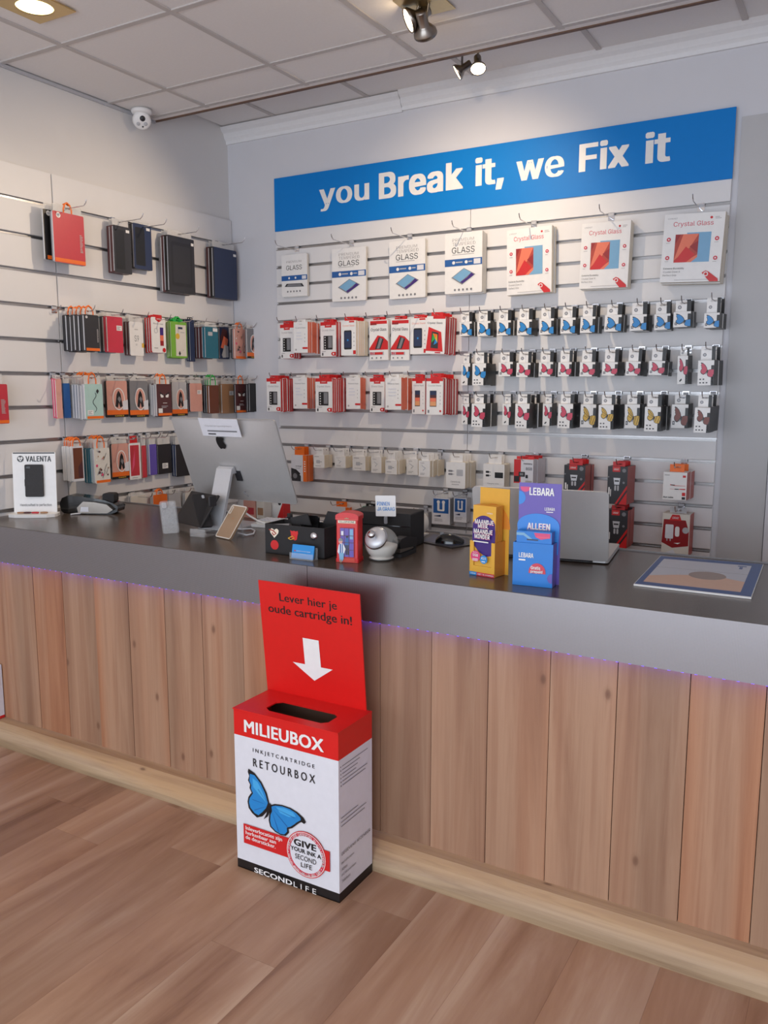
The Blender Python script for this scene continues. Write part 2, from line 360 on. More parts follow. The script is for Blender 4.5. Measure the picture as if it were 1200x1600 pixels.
# ------------------------------------------------------------------ hooks and packs
ORD = ['first', 'second', 'third', 'fourth', 'fifth', 'sixth', 'seventh', 'eighth', 'ninth', 'tenth', 'eleventh', 'twelfth', 'thirteenth', 'fourteenth']
def hook_meshes(L):
    k = ('hook', round(L, 3))
    if k not in CACHE:
        b = MB(); b.box(-.014, .014, -.003, .0, -.026, .008, 'chrome'); b.box(-.012, .012, -.003, .011, .004, .007, 'chrome'); b.box(-.012, .012, -.006, -.003, -.008, .004, 'lightgrey')
        p = MB().tube([(0, 0, -.018), (0, -L*.5, -.018), (0, -L+.02, -.017), (0, -L+.006, -.006), (0, -L, .008)], .0022, 'chrome', 6)
        CACHE[k] = (b.mesh('display_hook'), p.mesh('prong'))
    return CACHE[k]
CACHE = {}
def hook(label, loc, rz, L, group):
    a, b = hook_meshes(L)
    t = thing('display_hook', label, 'hook', a, loc, (0, 0, rz), group); obj('prong', b, t)
    return t

class P:
    """flat print on a front face: u,v in 0..1 from the bottom corner nearest u=0"""
    def __init__(s, w, h, y0=-.0003, x0=None, z0=None): s.m = MB(); s.w = w; s.h = h; s.y = y0; s.x0 = -w/2 if x0 is None else x0; s.z0 = -h if z0 is None else z0; s.font = 'I'
    def n(s): s.y -= .00012; return s.y
    def X(s, u): return s.x0+u*s.w
    def Z(s, v): return s.z0+v*s.h
    def rect(s, a, b, c, d, m): s.m.rect(s.X(a), s.X(b), s.Z(c), s.Z(d), s.n(), m); return s
    def poly(s, pts, m): s.m.poly([(s.X(a), s.Z(b)) for a, b in pts], s.n(), m); return s
    def text(s, t, a, b, c, d, m, bold=.02, fit=True): s.m.text(t, s.X(a), s.X(b), s.Z(c), s.Z(d), s.n(), m, bold, fit, s.font); s.y -= .001 if bold >= .03 else .0003 if bold > .008 else .0001; return s
    def disc(s, a, b, r, m, n=14, **k): s.m.disc(s.X(a), s.Z(b), r*s.w, s.n(), m, n, **k); return s
    def ring(s, a, b, r0, r1, m): s.m.ring(s.X(a), s.Z(b), r0*s.w, r1*s.w, s.n(), m); return s
    def lines(s, a, b, v0, v1, n, m, th=.4, jit=True):
        y = s.n()
        for i in range(n):
            v = v1+(v0-v1)*(i+.5)/n; e = b-(b-a)*(random.random()*.4 if jit else 0)
            hh = abs(v1-v0)/n*th/2; s.m.rect(s.X(a), s.X(e), s.Z(v-hh), s.Z(v+hh), y, m)
        return s

WL = [(195, 552), (240, 575), (290, 635), (325, 710), (342, 790), (335, 830), (320, 870), (290, 915), (250, 940), (215, 915), (190, 880), (183, 830), (190, 790), (205, 760), (215, 745), (200, 710), (205, 680), (190, 650), (200, 610), (190, 580)]
WR = [(350, 800), (380, 780), (430, 770), (490, 772), (540, 790), (580, 820), (597, 850), (585, 868), (565, 860), (545, 880), (525, 905), (500, 935), (475, 950), (478, 980), (455, 1015), (420, 1020), (380, 1010), (345, 980), (335, 930), (340, 880), (350, 840)]
WLi = [(206, 590), (240, 592), (282, 645), (314, 715), (332, 790), (318, 835), (290, 880), (262, 915), (235, 908), (203, 872), (194, 830), (200, 795), (216, 765), (226, 745), (211, 712), (215, 682), (201, 650)]
WRi = [(358, 808), (388, 790), (435, 780), (488, 783), (530, 800), (560, 826), (562, 846), (535, 872), (515, 898), (490, 925), (464, 942), (466, 975), (446, 1005), (418, 1010), (385, 1000), (354, 972), (346, 930), (350, 880), (362, 845)]
def clip_u(pts, umax):
    out = []
    for i, p in enumerate(pts):
        q = pts[(i+1) % len(pts)]
        if p[0] <= umax: out.append(p)
        if (p[0]-umax)*(q[0]-umax) < 0:
            t_ = (umax-p[0])/(q[0]-p[0]); out.append((umax, p[1]+t_*(q[1]-p[1])))
    return out
def butterfly(pr, u0, u1, v0, v1, ca, cb, umax=9, rim='black', stripes=False, halves=False):
    f = lambda l: clip_u([(u0+(x-183)/414*(u1-u0), v0+(1020-y)/472*(v1-v0)) for x, y in l], umax)
    for w_, c_ in ((WL, rim), (WR, rim), (WLi, ca), (WRi, ca)):
        g_ = f(w_)
        if len(g_) > 2: pr.poly(g_, c_)
    if halves:   # light flare inside the wings
        for l in ([(225, 620), (262, 640), (300, 720), (322, 790), (270, 740), (228, 690)], [(390, 800), (450, 790), (510, 800), (530, 830), (480, 850), (420, 840)]): pr.poly(f(l), cb)
        for l in ([(334, 800), (262, 700), (266, 697)], [(334, 806), (220, 800), (221, 796)], [(334, 812), (232, 880), (236, 884)], [(352, 806), (520, 840), (519, 845)], [(352, 812), (470, 930), (466, 934)], [(352, 816), (410, 1000), (405, 1001)]): pr.poly(f(l), 'blue')
    if stripes:
        for l in ([(215, 600), (225, 597), (330, 800), (322, 806)], [(200, 690), (210, 684), (322, 812), (316, 820)], [(200, 790), (210, 786), (300, 830), (296, 838)], [(400, 785), (410, 783), (372, 960), (362, 960)], [(470, 780), (480, 780), (420, 990), (410, 992)], [(530, 800), (538, 806), (470, 940), (462, 938)]):
            g_ = f(l)
            if len(g_) > 2: pr.poly(g_, 'black')
    g_ = f([(336, 790), (346, 784), (356, 794), (350, 850), (330, 900), (300, 935), (322, 880)])
    if len(g_) > 2: pr.poly(g_, 'black')

def phone_print(pr, a, b, c, d, body='black', scr=None, bullets=False):
    pr.rect(a, b, c, d, body)
    if scr: pr.rect(a+.02, b-.02, c+.04, d-.04, scr)
    if bullets:
        for k in range(5): pr.disc(a+.06, c+(d-c)*(.16+.17*k), .025, 'white', 8)

def tabmesh(w, h, d, m, strip=None, logo=False):
    """hang tab with a real euro slot; bottom at z=0"""
    b = MB(); sw, sh = min(w*.5, .028), min(h*.34, .007); zc = max(h-.012, h*.5)
    X = [-w/2, -sw/2, sw/2, w/2]; Z = [0, zc-sh/2, zc+sh/2, h]
    for i in range(3):
        for j in range(3):
            if i == 1 and j == 1: continue
            mm = strip if (strip and i == 2) else m
            b.box(X[i], X[i+1], 0, d, Z[j], Z[j+1], mm)
    if logo: b.disc(-w*.24, h*.42, min(w*.13, h*.26), -.0003, 'grey', 12); b.disc(-w*.24, h*.42, min(w*.07, h*.14), -.0005, 'lightgrey', 10)
    return b.mesh('hang_tab')

# --- front designs: fn(w,h) -> P ; each design also gives (front, side, tab, tabstrip) materials
def d_tempered(w, h):
    p = P(w, h); p.text('PREMIUM', .2, .78, .86, .91, 'faint', -.01); p.text('TEMPERED', .2, .82, .79, .845, 'faint', -.01); p.text('GLASS', .19, .80, .665, .765, 'charcoal', .0); p.lines(.2, .8, .63, .655, 1, 'faint')
    p.rect(0, 1, .455, .57, 'blue'); p.disc(.24, .512, .04, 'white'); p.disc(.58, .512, .04, 'white'); p.rect(.78, .96, .47, .555, 'paper'); p.rect(.3, .48, .505, .525, 'lightgrey'); p.rect(.64, .74, .505, .525, 'lightgrey')
    p.poly([(.16, .27), (.46, .13), (.86, .30), (.52, .43)], 'white'); p.poly([(.18, .265), (.47, .14), (.83, .30), (.52, .415)], 'grey'); p.poly([(.22, .27), (.42, .185), (.72, .33), (.52, .405)], 'lightblue'); p.poly([(.42, .185), (.48, .16), (.80, .29), (.72, .33), (.6, .25)], 'violet')
    for k in range(5): p.disc(.28+.11*k, .06, .028, 'grey', 10)
    return p
def d_tempered_small(w, h):
    p = P(w, h); p.text('PREMIUM', .2, .78, .80, .85, 'faint', -.01); p.text('GLASS', .19, .80, .63, .74, 'charcoal', .0); p.rect(0, 1, .38, .5, 'blue'); p.disc(.3, .44, .035, 'white'); p.disc(.55, .44, .035, 'white'); p.rect(.8, .96, .4, .48, 'paper')
    p.poly([(.12, .24), (.88, .22), (.8, .3), (.2, .31)], 'charcoal'); p.poly([(.2, .25), (.8, .235), (.74, .285), (.26, .295)], 'grey')
    for k in range(5): p.disc(.24+.12*k, .12, .03, 'grey', 10)
    return p
def d_crystal(w, h):
    p = P(w, h); p.text('LIVEAST', .06, .22, .925, .945, 'grey', .0); p.text('Crystal Glass', .16, .82, .80, .885, 'crimson', .005); p.disc(.78, .925, .022, 'red'); p.lines(.84, .95, .90, .94, 2, 'faint')
    p.rect(.40, .80, .29, .72, 'lightblue'); p.poly([(.21, .29), (.60, .29), (.60, .70), (.21, .70)], 'rust'); p.poly([(.21, .32), (.34, .70), (.60, .70), (.46, .50)], 'salmon'); p.poly([(.21, .29), (.40, .52), (.56, .40), (.42, .29)], 'red'); p.poly([(.46, .52), (.60, .60), (.60, .42)], 'darkred'); p.poly([(.21, .55), (.30, .7), (.21, .7)], 'darkred'); p.poly([(.42, .29), (.60, .29), (.60, .40), (.52, .36)], 'salmon'); p.poly([(.5, .29), (.6, .36), (.66, .29)], 'lightblue')
    for a, b in ((.1, .63), (.1, .36), (.9, .62), (.9, .34)): p.disc(a, b, .035, 'crimson', 14); p.disc(a, b, .014, 'white', 8); p.lines(a-.04, a+.04, b-.06, b-.045, 1, 'faint')
    p.text('Extreme Durability', .05, .40, .185, .215, 'charcoal', .0); p.text('Crystal Clear &', .05, .34, .135, .165, 'grey', -.01); p.text('Perfect Grip', .05, .28, .085, .115, 'grey', -.01); p.lines(.25, .8, .025, .04, 1, 'faint', jit=False)
    p.poly([(.70, .13), (.76, .16), (.81, .145), (.97, .04), (.98, .0), (.84, .0)], 'red'); p.ring(.77, .11, .025, .04, 'white')
    return p
def d_protA(w, h):
    p = P(w, h); p.rect(0, 1, .90, 1, 'red'); p.rect(.28, .72, .84, .96, 'red'); p.text('LIVEAST', .36, .64, .88, .91, 'white'); p.text('Crystal Glass', .1, .9, .72, .79, 'faint', .0)
    p.rect(.2, .78, .20, .60, 'black'); p.rect(.5, .74, .25, .58, 'grey')
    for k in range(5): p.disc(.3, .25+.075*k, .035, 'white', 8)
    p.rect(.10, .18, .03, .11, 'charcoal'); p.poly([(.70, .1), (.78, .13), (1, .13), (1, .02), (.78, .02), (.7, .06)], 'red'); p.disc(.84, .075, .05, 'white', 10)
    p.lines(.1, .4, .13, .17, 1, 'faint'); return p
def d_protB(w, h):
    p = P(w, h); p.text('LIVEAST', .38, .62, .91, .94, 'faint'); p.text('Tempered Glass', .12, .86, .78, .83, 'grey', .0)
    for v in (.6, .48, .36): p.disc(.8, v, .03, 'faint', 10)
    p.lines(.2, .7, .4, .7, 3, 'paper'); p.disc(.17, .10, .06, 'faint', 10); p.poly([(.62, .15), (.66, .18), (1, .18), (1, .12), (.66, .12)], 'red'); return p
def d_protC(w, h):
    p = P(w, h); p.text('Crystal Glass', .1, .9, .82, .88, 'salmon', .0); p.rect(.55, .9, .945, .99, 'red'); p.poly(rrect(.2, .72, .17, .72, .05, 3), 'black'); p.rect(.24, .68, .22, .68, 'navy'); p.disc(.46, .44, .12, 'phoneblue', 12); p.disc(.46, .44, .05, 'skyblue', 10)
    for k in range(4): p.disc(.88, .28+.12*k, .035, 'faint', 8)
    p.rect(.82, 1, .03, .14, 'red'); return p
def d_protD(w, h):
    p = P(w, h); p.rect(.05, .95, .90, .98, 'red'); p.rect(.05, .40, .88, .93, 'darkred'); p.text('Crystal Glass', .08, .92, .71, .80, 'charcoal', .01); p.poly([(0, .30), (.45, .62), (.75, .58), (1, .46), (1, .26), (0, .26)], 'red'); p.poly([(.30, .28), (.52, .58), (.78, .52), (.6, .28)], 'charcoal'); p.poly([(.40, .29), (.58, .56), (.70, .53), (.54, .29)], 'grey')
    p.rect(0, .78, .13, .21, 'lightgrey'); p.rect(.28, .72, .14, .20, 'red'); p.text('9H', .04, .24, .135, .205, 'crimson', .05)
    for k in range(3): p.disc(.15+.24*k, .06, .04, 'grey', 8)
    return p
def d_protE(w, h):
    p = P(w, h); p.rect(.35, 1, .93, 1, 'red'); p.text('Crystal Glass', .05, .85, .78, .85, 'charcoal', .01); p.poly([(0, .08), (.12, .72), (.80, .58), (.92, .06)], 'red'); p.poly([(.26, .16), (.30, .60), (.66, .56), (.66, .14)], 'charcoal'); p.poly([(.3, .3), (.36, .55), (.5, .4)], 'hgreen'); p.poly([(.36, .55), (.6, .52), (.5, .4)], 'orange'); p.poly([(.6, .52), (.62, .3), (.5, .4)], 'yellow'); p.poly([(.62, .3), (.42, .24), (.5, .4)], 'skyblue'); p.rect(.5, .8, .02, .05, 'red'); return p
def d_protF(w, h):
    p = P(w, h); p.rect(0, 1, .92, 1, 'red'); p.rect(.3, .8, .86, .94, 'red'); p.text('Crystal Glass', .1, .9, .77, .82, 'grey', .0); p.rect(.22, .62, .22, .66, 'black'); p.rect(.24, .60, .24, .36, 'gradpeach'); p.rect(.24, .60, .36, .46, 'salmon'); p.rect(.24, .60, .46, .54, 'rosewood'); p.rect(.24, .60, .54, .65, 'navy')
    for k in range(4): p.disc(.85, .3+.1*k, .03, 'faint', 8)
    p.disc(.86, .1, .06, 'red', 10); p.rect(.1, .2, .05, .13, 'grey'); return p
def d_cart(col, multi, narrow):
    def fn(w, h):
        p = P(w, h); st = .82 if not narrow else .78
        p.rect(st, 1, 0, .86 if not multi else .8, 'black'); p.m.add([(p.X(st+.03)+a*(p.X(st+.13)-p.X(st+.03)), p.n(), 0) for a in (0,)]*0, [], 'white')
        vs, fs, asp = text_geo('LEVEL', .03)   # print brand strip upright along the black band
        y = p.n(); p.m.add([(p.X(st+.14)-b*w*.09, y, p.Z(.05)+a*h*.36) for a, b, c in vs], fs, 'lightgrey')
        fl = dict(rim='black'); ca, cb = {'blue': ('wingblue', 'wingblue2'), 'pink': ('wingpink', 'pink'), 'yellow': ('wingyellow', 'yellow'), 'brown': ('wingbrown', 'rust')}[col]
        if col == 'blue' and not multi and not narrow: butterfly(p, .13, 1.5, .02, .90, ca, cb, .99)
        else: butterfly(p, .16, 1.3, .32 if (multi or narrow) else .10, .93, ca, cb, .99, stripes=(col == 'yellow'))
        if multi:
            for k in range(5): p.rect(.12+.2*(k % 3), .22+.2*(k % 3), .08+.14*(k//3), .13+.14*(k//3), 'charcoal')
        elif narrow: p.poly([(.2, .12), (.42, .2), (.46, .14), (.26, .07)], 'black')
        else: p.rect(.08, .22, .14, .3, 'charcoal'); p.rect(.11, .19, .18, .26, 'lightgrey')
        return p
    return fn
def d_acc(kind):
    def fn(w, h):
        p = P(w, h)
        if kind == 'cable': p.m.tube([(p.X(.3), p.n(), p.Z(.7)), (p.X(.6), p.y, p.Z(.55)), (p.X(.4), p.y, p.Z(.4))], .002, 'lightgrey', 5); p.lines(.15, .7, .1, .25, 2, 'faint'); p.text('Cable', .15, .5, .82, .9, 'faint', .0)
        elif kind == 'adapter': p.poly(rrect(.25, .6, .35, .6, .06, 3), 'lightgrey'); p.rect(.62, .75, .45, .5, 'grey'); p.lines(.15, .7, .1, .2, 1, 'faint'); p.rect(.1, .5, .85, .9, 'faint')
        elif kind == 'bigcable':
            for v in (.5, .62): p.poly(rrect(.12, .34, v, v+.07, .02, 3), 'grey'); p.rect(.34, .42, v+.02, v+.05, 'lightgrey')
            p.poly(rrect(.55, .88, .48, .72, .03, 3), 'lightgrey'); p.text('Connector Kit', .25, .75, .22, .28, 'grey', .0); p.lines(.3, .7, .12, .18, 1, 'faint')
        elif kind == 'blackcable':
            for v in (.5, .64): p.poly(rrect(.12, .28, v, v+.08, .02, 3), 'black'); p.rect(.28, .36, v+.025, v+.055, 'grey')
            p.poly(rrect(.55, .94, .46, .68, .02, 3), 'black'); p.text('Charging cable', .2, .75, .2, .26, 'grey', .0)
        elif kind == 'memory': p.rect(0, .36, 0, 1, 'red'); p.rect(.02, .3, .05, .3, 'black'); p.text('8GB', .62, .95, .56, .68, 'grey', .03); p.text('memory', .5, .95, .78, .85, 'charcoal', .02); p.poly(rrect(.26, .58, .28, .48, .02, 3), 'black'); p.rect(.32, .50, .33, .43, 'grey'); p.poly(rrect(.62, .74, .22, .36, .02, 3), 'black'); p.rect(.62, .95, .05, .12, 'faint')
        elif kind == 'charger':
            p.rect(.24, .62, .86, 1.0, 'red'); p.text('LIVEAST', .3, .56, .9, .95, 'white'); p.disc(.82, .9, .1, 'grey', 14); p.poly([(.30, .70), (.64, .70), (.60, .52), (.35, .52)], 'alu_light'); p.rect(.36, .58, .60, .64, 'charcoal'); p.poly(rrect(.36, .45, .36, .5, .03, 3), 'lightgrey'); p.poly(rrect(.50, .59, .36, .5, .03, 3), 'lightgrey'); p.poly(rrect(.06, .13, .25, .45, .02, 3), 'white'); p.poly(rrect(.16, .20, .2, .4, .02, 3), 'white'); p.disc(.82, .58, .06, 'grey', 10); p.disc(.05, .72, .04, 'grey', 8); p.poly([(.4, .0), (.5, .0), (1, .42), (1, .52)], 'red'); p.poly([(.6, .0), (1, .0), (1, .34)], 'red')
        elif kind == 'auxcable': p.rect(.82, .95, .82, .9, 'red'); p.text('Aux cable', .03, .46, .06, .12, 'charcoal', .03); p.rect(.82, .96, .16, .28, 'red'); p.rect(.82, .96, .03, .12, 'charcoal'); p.poly([(.3, .56), (.5, .55), (.5, .53), (.95, .53), (.95, .52), (.5, .51), (.3, .53)], 'red'); p.rect(.34, .5, .525, .555, 'charcoal'); p.poly([(.95, .42), (.7, .41), (.7, .39), (.3, .40), (.3, .39), (.95, .38)], 'red'); p.rect(.5, .68, .38, .41, 'charcoal'); p.lines(.05, .3, .86, .93, 1, 'faint')
        elif kind == 'plugbox': p.poly([(0, .3), (.05, .86), (.85, .86), (.98, .6), (.98, .25), (.4, .18)], 'darkred'); p.poly([(.25, .84), (.7, .84), (.62, .98), (.35, .98)], 'red'); p.text('LIVEAST', .36, .6, .88, .93, 'white'); p.poly(rrect(.12, .42, .40, .74, .03, 3), 'paper'); p.rect(.18, .22, .34, .40, 'lightgrey'); p.rect(.30, .34, .34, .40, 'lightgrey'); p.poly(rrect(.48, .64, .46, .70, .05, 3), 'white'); p.disc(.86, .62, .12, 'lightgrey', 12); p.poly([(.02, .02), (.55, .02), (.45, .14)], 'paper'); p.poly([(.45, .30), (.7, .32), (.6, .28)], 'white')
        elif kind == 'buds': p.rect(.08, .92, .42, .96, 'blue'); p.poly(rrect(.3, .42, .5, .86, .05, 3), 'white'); p.poly(rrect(.58, .7, .5, .86, .05, 3), 'white'); p.disc(.36, .84, .09, 'white', 10); p.disc(.64, .84, .09, 'white', 10); p.rect(.36, .64, .5, .56, 'white'); p.poly([(.1, .3), (.5, .36), (.5, .28)], 'navy'); p.lines(.15, .7, .1, .22, 2, 'faint')
        elif kind == 'orangecharge': p.poly([(0, 0), (.62, 0), (.62, .2), (.3, .45), (0, .5)], 'charcoal'); p.disc(.25, .2, .14, 'grey', 12); p.poly([(.22, .4), (.55, .26), (.6, .3), (.3, .46)], 'black'); p.text('Car charger', .3, .68, .55, .6, 'charcoal', .02); p.lines(.3, .66, .48, .53, 1, 'faint'); p.rect(.78, 1, 0, 1, 'orange'); p.lines(.85, .93, .35, .8, 5, 'white', .5, False)
        return p
    return fn
# phone case designs on the left wall
def d_case(kind):
    def fn(w, h):
        p = P(w, h)
        if kind == 'plain': pass
        if kind in ('orangefoot', 'smile', 'scowl', 'floral', 'redcase', 'floral2'): p.rect(.08 if kind != 'redcase' else .02, 1.0, .015, .09, 'orange')
        if kind in ('orangefoot', 'redcase'): p.disc(.18, .93, .07, 'white'); p.disc(.18, .93, .045, 'lightgrey'); p.lines(.84, .94, .25, .62, 12, 'faint', .5)
        if kind == 'sticker': p.rect(.60, .95, .62, .76, 'white'); p.lines(.64, .9, .64, .74, 3, 'grey')
        if kind == 'stickerlow': p.rect(.3, .72, .18, .36, 'white'); p.lines(.34, .68, .2, .34, 3, 'grey')
        if kind == 'smile':
            p.m.tube([(p.X(.52+.1*math.sin(v*9)), p.n(), p.Z(.2+v*.55)) for v in [i/10 for i in range(11)]], .0012, 'charcoal', 4); p.poly([(.62, .8), (.70, .86), (.78, .8), (.70, .72)], 'charcoal'); p.rect(.1, .42, .12, .26, 'white'); p.lines(.14, .38, .14, .24, 3, 'grey')
        if kind == 'scowl':
            for sx in (.36, .70): p.poly([(sx-.12, .68), (sx+.12, .68), (sx+.08, .58), (sx-.08, .58)], 'white')
            p.poly([(.2, .72), (.50, .62), (.50, .66), (.22, .76)], 'dark'); p.poly([(.86, .72), (.55, .62), (.55, .66), (.84, .76)], 'dark'); p.rect(.4, .68, .40, .415, 'white'); p.lines(.3, .76, .25, .33, 2, 'lightgrey'); p.rect(.08, .36, .1, .24, 'white')
        if kind == 'oval':
            p.rect(-.02, 1.02, .0, .20, 'black'); p.rect(-.02, 1.02, .07, .2, 'orange'); p.text('CASES', .35, .8, .02, .055, 'yellow', .03); p.disc(.56, .5, .30, 'white', 22, rz=.31*h); p.disc(.56, .5, .26, 'pinkskin', 22, rz=.28*h); p.poly([(.38, .3), (.46, .62), (.56, .74), (.66, .64), (.74, .3), (.62, .26), (.56, .4), (.5, .26)], 'black'); p.poly([(.5, .5), (.58, .58), (.68, .5), (.6, .4)], 'grey'); p.poly([(.74, .44), (1, .48), (1, .2), (.74, .2)], 'paper')
        if kind == 'whitebox': p.text('S9', .34, .66, .42, .60, 'grey', -.02); p.lines(.4, .6, .3, .36, 2, 'faint'); p.lines(.35, .65, .75, .8, 1, 'faint'); p.rect(.86, 1.02, .25, .38, 'yellow')
        if kind == 'redpack': p.poly([(.3, 1.03), (.75, 1.03), (.75, .93), (.52, .86), (.3, .93)], 'red'); p.text('LIVEAST', .38, .67, .94, .97, 'white'); p.text('Phone case', .14, .82, .80, .84, 'grey', .0); p.rect(.58, .82, .2, .72, 'darkred'); p.rect(.58, .82, .34, .72, 'salmon'); p.rect(.58, .82, .5, .72, 'violet'); p.ring(.3, .62, .1, .13, 'lightgrey'); p.disc(.84, .08, .12, 'red', 8); p.lines(.14, .5, .1, .16, 1, 'faint')
        if kind == 'greenpack': p.rect(.3, .95, .05, .92, 'offwhite'); p.rect(.46, .74, .8, .86, 'navy'); p.disc(.42, .60, .13, 'yellow', 14); p.rect(.60, .85, .7, .72, 'faint'); p.poly([(.45, .12), (.52, .2), (.59, .12), (.52, .06)], 'charcoal'); p.disc(.74, .22, .015, 'grey', 8)
        if kind == 'tealcam': p.poly(rrect(.22, .56, .72, .84, .03, 3), 'lightgrey'); p.rect(.6, .95, .86, .97, 'white')
        if kind == 'galaxy': p.poly([(.05, .62), (.35, .95), (.8, .9), (.9, .6), (.5, .4)], 'rosewood'); p.poly([(.1, .35), (.45, .72), (.9, .62), (.7, .3)], 'salmon'); p.poly([(.2, .12), (.5, .45), (.9, .4), (.9, .06), (.3, .04)], 'lightgrey')
        if kind in ('floral', 'floral2'):
            rr = random.Random(5)
            for k in range(16): p.disc(rr.uniform(.12, .9), rr.uniform(.14, .93), rr.uniform(.03, .08), rr.choice(['pink', 'rosewood', 'white', 'grey', 'tan']), 7)
            for k in range(5): a, b = rr.uniform(.1, .7), rr.uniform(.15, .7); p.poly([(a, b), (a+.2, b+.2), (a+.22, b+.19), (a+.03, b-.01)], 'grey')
        if kind == 'redframe': p.rect(.0, 1, .0, 1, 'white'); p.rect(.1, .86, .1, .94, 'case_red'); p.poly([(.2, .2), (.3, .5), (.5, .8), (.45, .4)], 'pink'); p.lines(.2, .7, .03, .06, 1, 'grey')
        if kind == 'tabletcase': p.poly(rrect(.12, .90, .12, .9, .05, 3), 'dark'); p.poly(rrect(.18, .84, .18, .84, .04, 3), 'charcoal'); p.rect(.88, .98, .88, .93, 'white')
        if kind == 'tabletplain': p.rect(.86, .98, .88, .93, 'white'); p.rect(.0, .05, .0, 1, 'charcoal')
        if kind == 'darkwin': p.poly(rrect(.1, .62, .08, .92, .03, 3), 'black'); p.rect(.72, .92, .88, .94, 'white')
        if kind == 'whiteframe': p.rect(0, 1, 0, 1, 'paper'); p.rect(.1, .92, .07, .95, 'brown'); p.poly([(.5, .1), (.9, .1), (.9, .6), (.5, .4)], 'rosewood')
        return p
    return fn
# style: (design, front, side, tab material, tab strip, tab width share, rounded)
ST = {
 'tempered': (d_tempered, 'white', 'offwhite', None, None), 'tempered_small': (d_tempered_small, 'white', 'offwhite', None, None), 'crystal': (d_crystal, 'white', 'cream', None, None),
 'protA': (d_protA, 'white', 'red', 'red', None), 'protB': (d_protB, 'white', 'salmon', 'white', None), 'protC': (d_protC, 'white', 'cream', 'red', None), 'protD': (d_protD, 'white', 'white', 'red', None), 'protE': (d_protE, 'white', 'red', 'red', None), 'protF': (d_protF, 'white', 'red', 'red', None),
 'acc_cable': (d_acc('cable'), 'white', 'cream', 'white', None), 'acc_adapter': (d_acc('adapter'), 'white', 'cream', 'white', None), 'acc_big': (d_acc('bigcable'), 'white', 'cream', 'white', None), 'acc_black': (d_acc('blackcable'), 'white', 'cream', 'white', None),
 'memory': (d_acc('memory'), 'paper', 'paper', 'red', None), 'charger': (d_acc('charger'), 'charcoal', 'rust', 'red', None), 'aux': (d_acc('auxcable'), 'white', 'rust', 'orange', None), 'plugbox': (d_acc('plugbox'), 'offwhite', 'rust', 'lightgrey', None), 'buds': (d_acc('buds'), 'paper', 'lightgrey', 'clear', None), 'orangecharge': (d_acc('orangecharge'), 'paper', 'orange', 'orange', None),
}
for c_ in ('blue', 'pink', 'yellow', 'brown'):
    for k_ in ('', 'm', 'n'): ST['cart_'+c_+k_] = (d_cart(c_, k_ == 'm', k_ == 'n'), 'white', 'black', 'white', 'black')
def case_style(kind, col, side=None, tab='clear_film', strip=None): return (d_case(kind), col, side or col, tab, strip)

def pack_meshes(style, w, h, d, tabh):
    w, h, d, tabh = (round(v, 3) for v in (w, h, d, tabh)); k = (str(style), w, h, d, tabh)
    if k in CACHE: return CACHE[k]
    st = ST[style] if isinstance(style, str) else style
    case = not isinstance(style, str); front, side = st[1], st[2]
    b = MB()
    if style in ('tempered', 'tempered_small', 'acc_big', 'acc_black') or case:
        b.prism(rrect(-w/2, w/2, -h, 0, min(.006, w*.08)), 0, d, side, axis='y', cap=front)
    elif isinstance(style, str) and style.startswith('cart'):
        # carton with a sloped top shoulder
        b.prism([(0, 0), (d, .004), (d, -h), (0, -h)], -w/2, w/2, side, axis='x'); b.rect(-w/2, w/2, -h, 0, -.0002, front); b.add([(-w/2, -.0001, .0003), (w/2*.86, -.0001, .0003), (w/2*.86, d, .0043), (-w/2, d, .0043)], [(0, 1, 2, 3)], 'white'); b.rect(w/2*.999, w/2, -h, 0, -.0003, side)
    else:
        b.box(-w/2, w/2, 0, d, -h, 0, side, front=front, left=front if side == 'cream' else side, top=front)
    two = {'protA', 'protC', 'protE', 'protF'}
    if (not case and style in two) or (case and d > .008):
        e_ = 'white' if not case else ('lightgrey' if side in ('charcoal', 'black', 'rosewood', 'navy', 'teal', 'dark') else 'white')
        for sx in (-1, 1): b.add([(sx*(w/2+.0002), y_, z_) for y_, z_ in ((.0, -h*.97), (d*.28, -h*.97), (d*.28, -h*.03), (.0, -h*.03))], [(0, 1, 2, 3)], e_)
    body = b.mesh('body')
    pr = st[0](w, h).m; pmesh = pr.mesh('print') if pr.v else None
    tabm = None
    if st[3]:
        tw = w*(.9 if style in ('memory',) or str(style).startswith('cart') or st[3] == 'clear_film' else .62)
        tm_ = tabmesh(tw, tabh, min(.0012, d*.5), st[3], st[4], str(style).startswith('cart'))
        tabm = tm_
    CACHE[k] = (body, pmesh, tabm); return CACHE[k]
def put_pack(name, style, w, h, d, tabh, loc, rz, label, cat, group, tilt=0, hanger=None, show=True):
    body, pmesh, tabm = pack_meshes(style, w, h, d, tabh)
    t = thing(name, label, cat, body, loc, (0, tilt, rz), group)
    if pmesh and show: obj('printed_front', pmesh, t)
    if tabm: obj('hang_tab', tabm, t, (0, d*.4, -.0005))
    if hanger:
        k = ('hanger', hanger, round(tabh, 3))
        if k not in CACHE:
            CACHE[k] = MB().tube([(-.022, 0, 0), (-.022, 0, tabh*.5), (-.014, 0, tabh+.004), (0, 0, tabh+.012), (.014, 0, tabh+.004), (.022, 0, tabh*.5), (.022, 0, 0)], .0045, hanger, 6).mesh('hanger')
        obj('hanger', CACHE[k], t, (0, d*.5, 0))
    return t

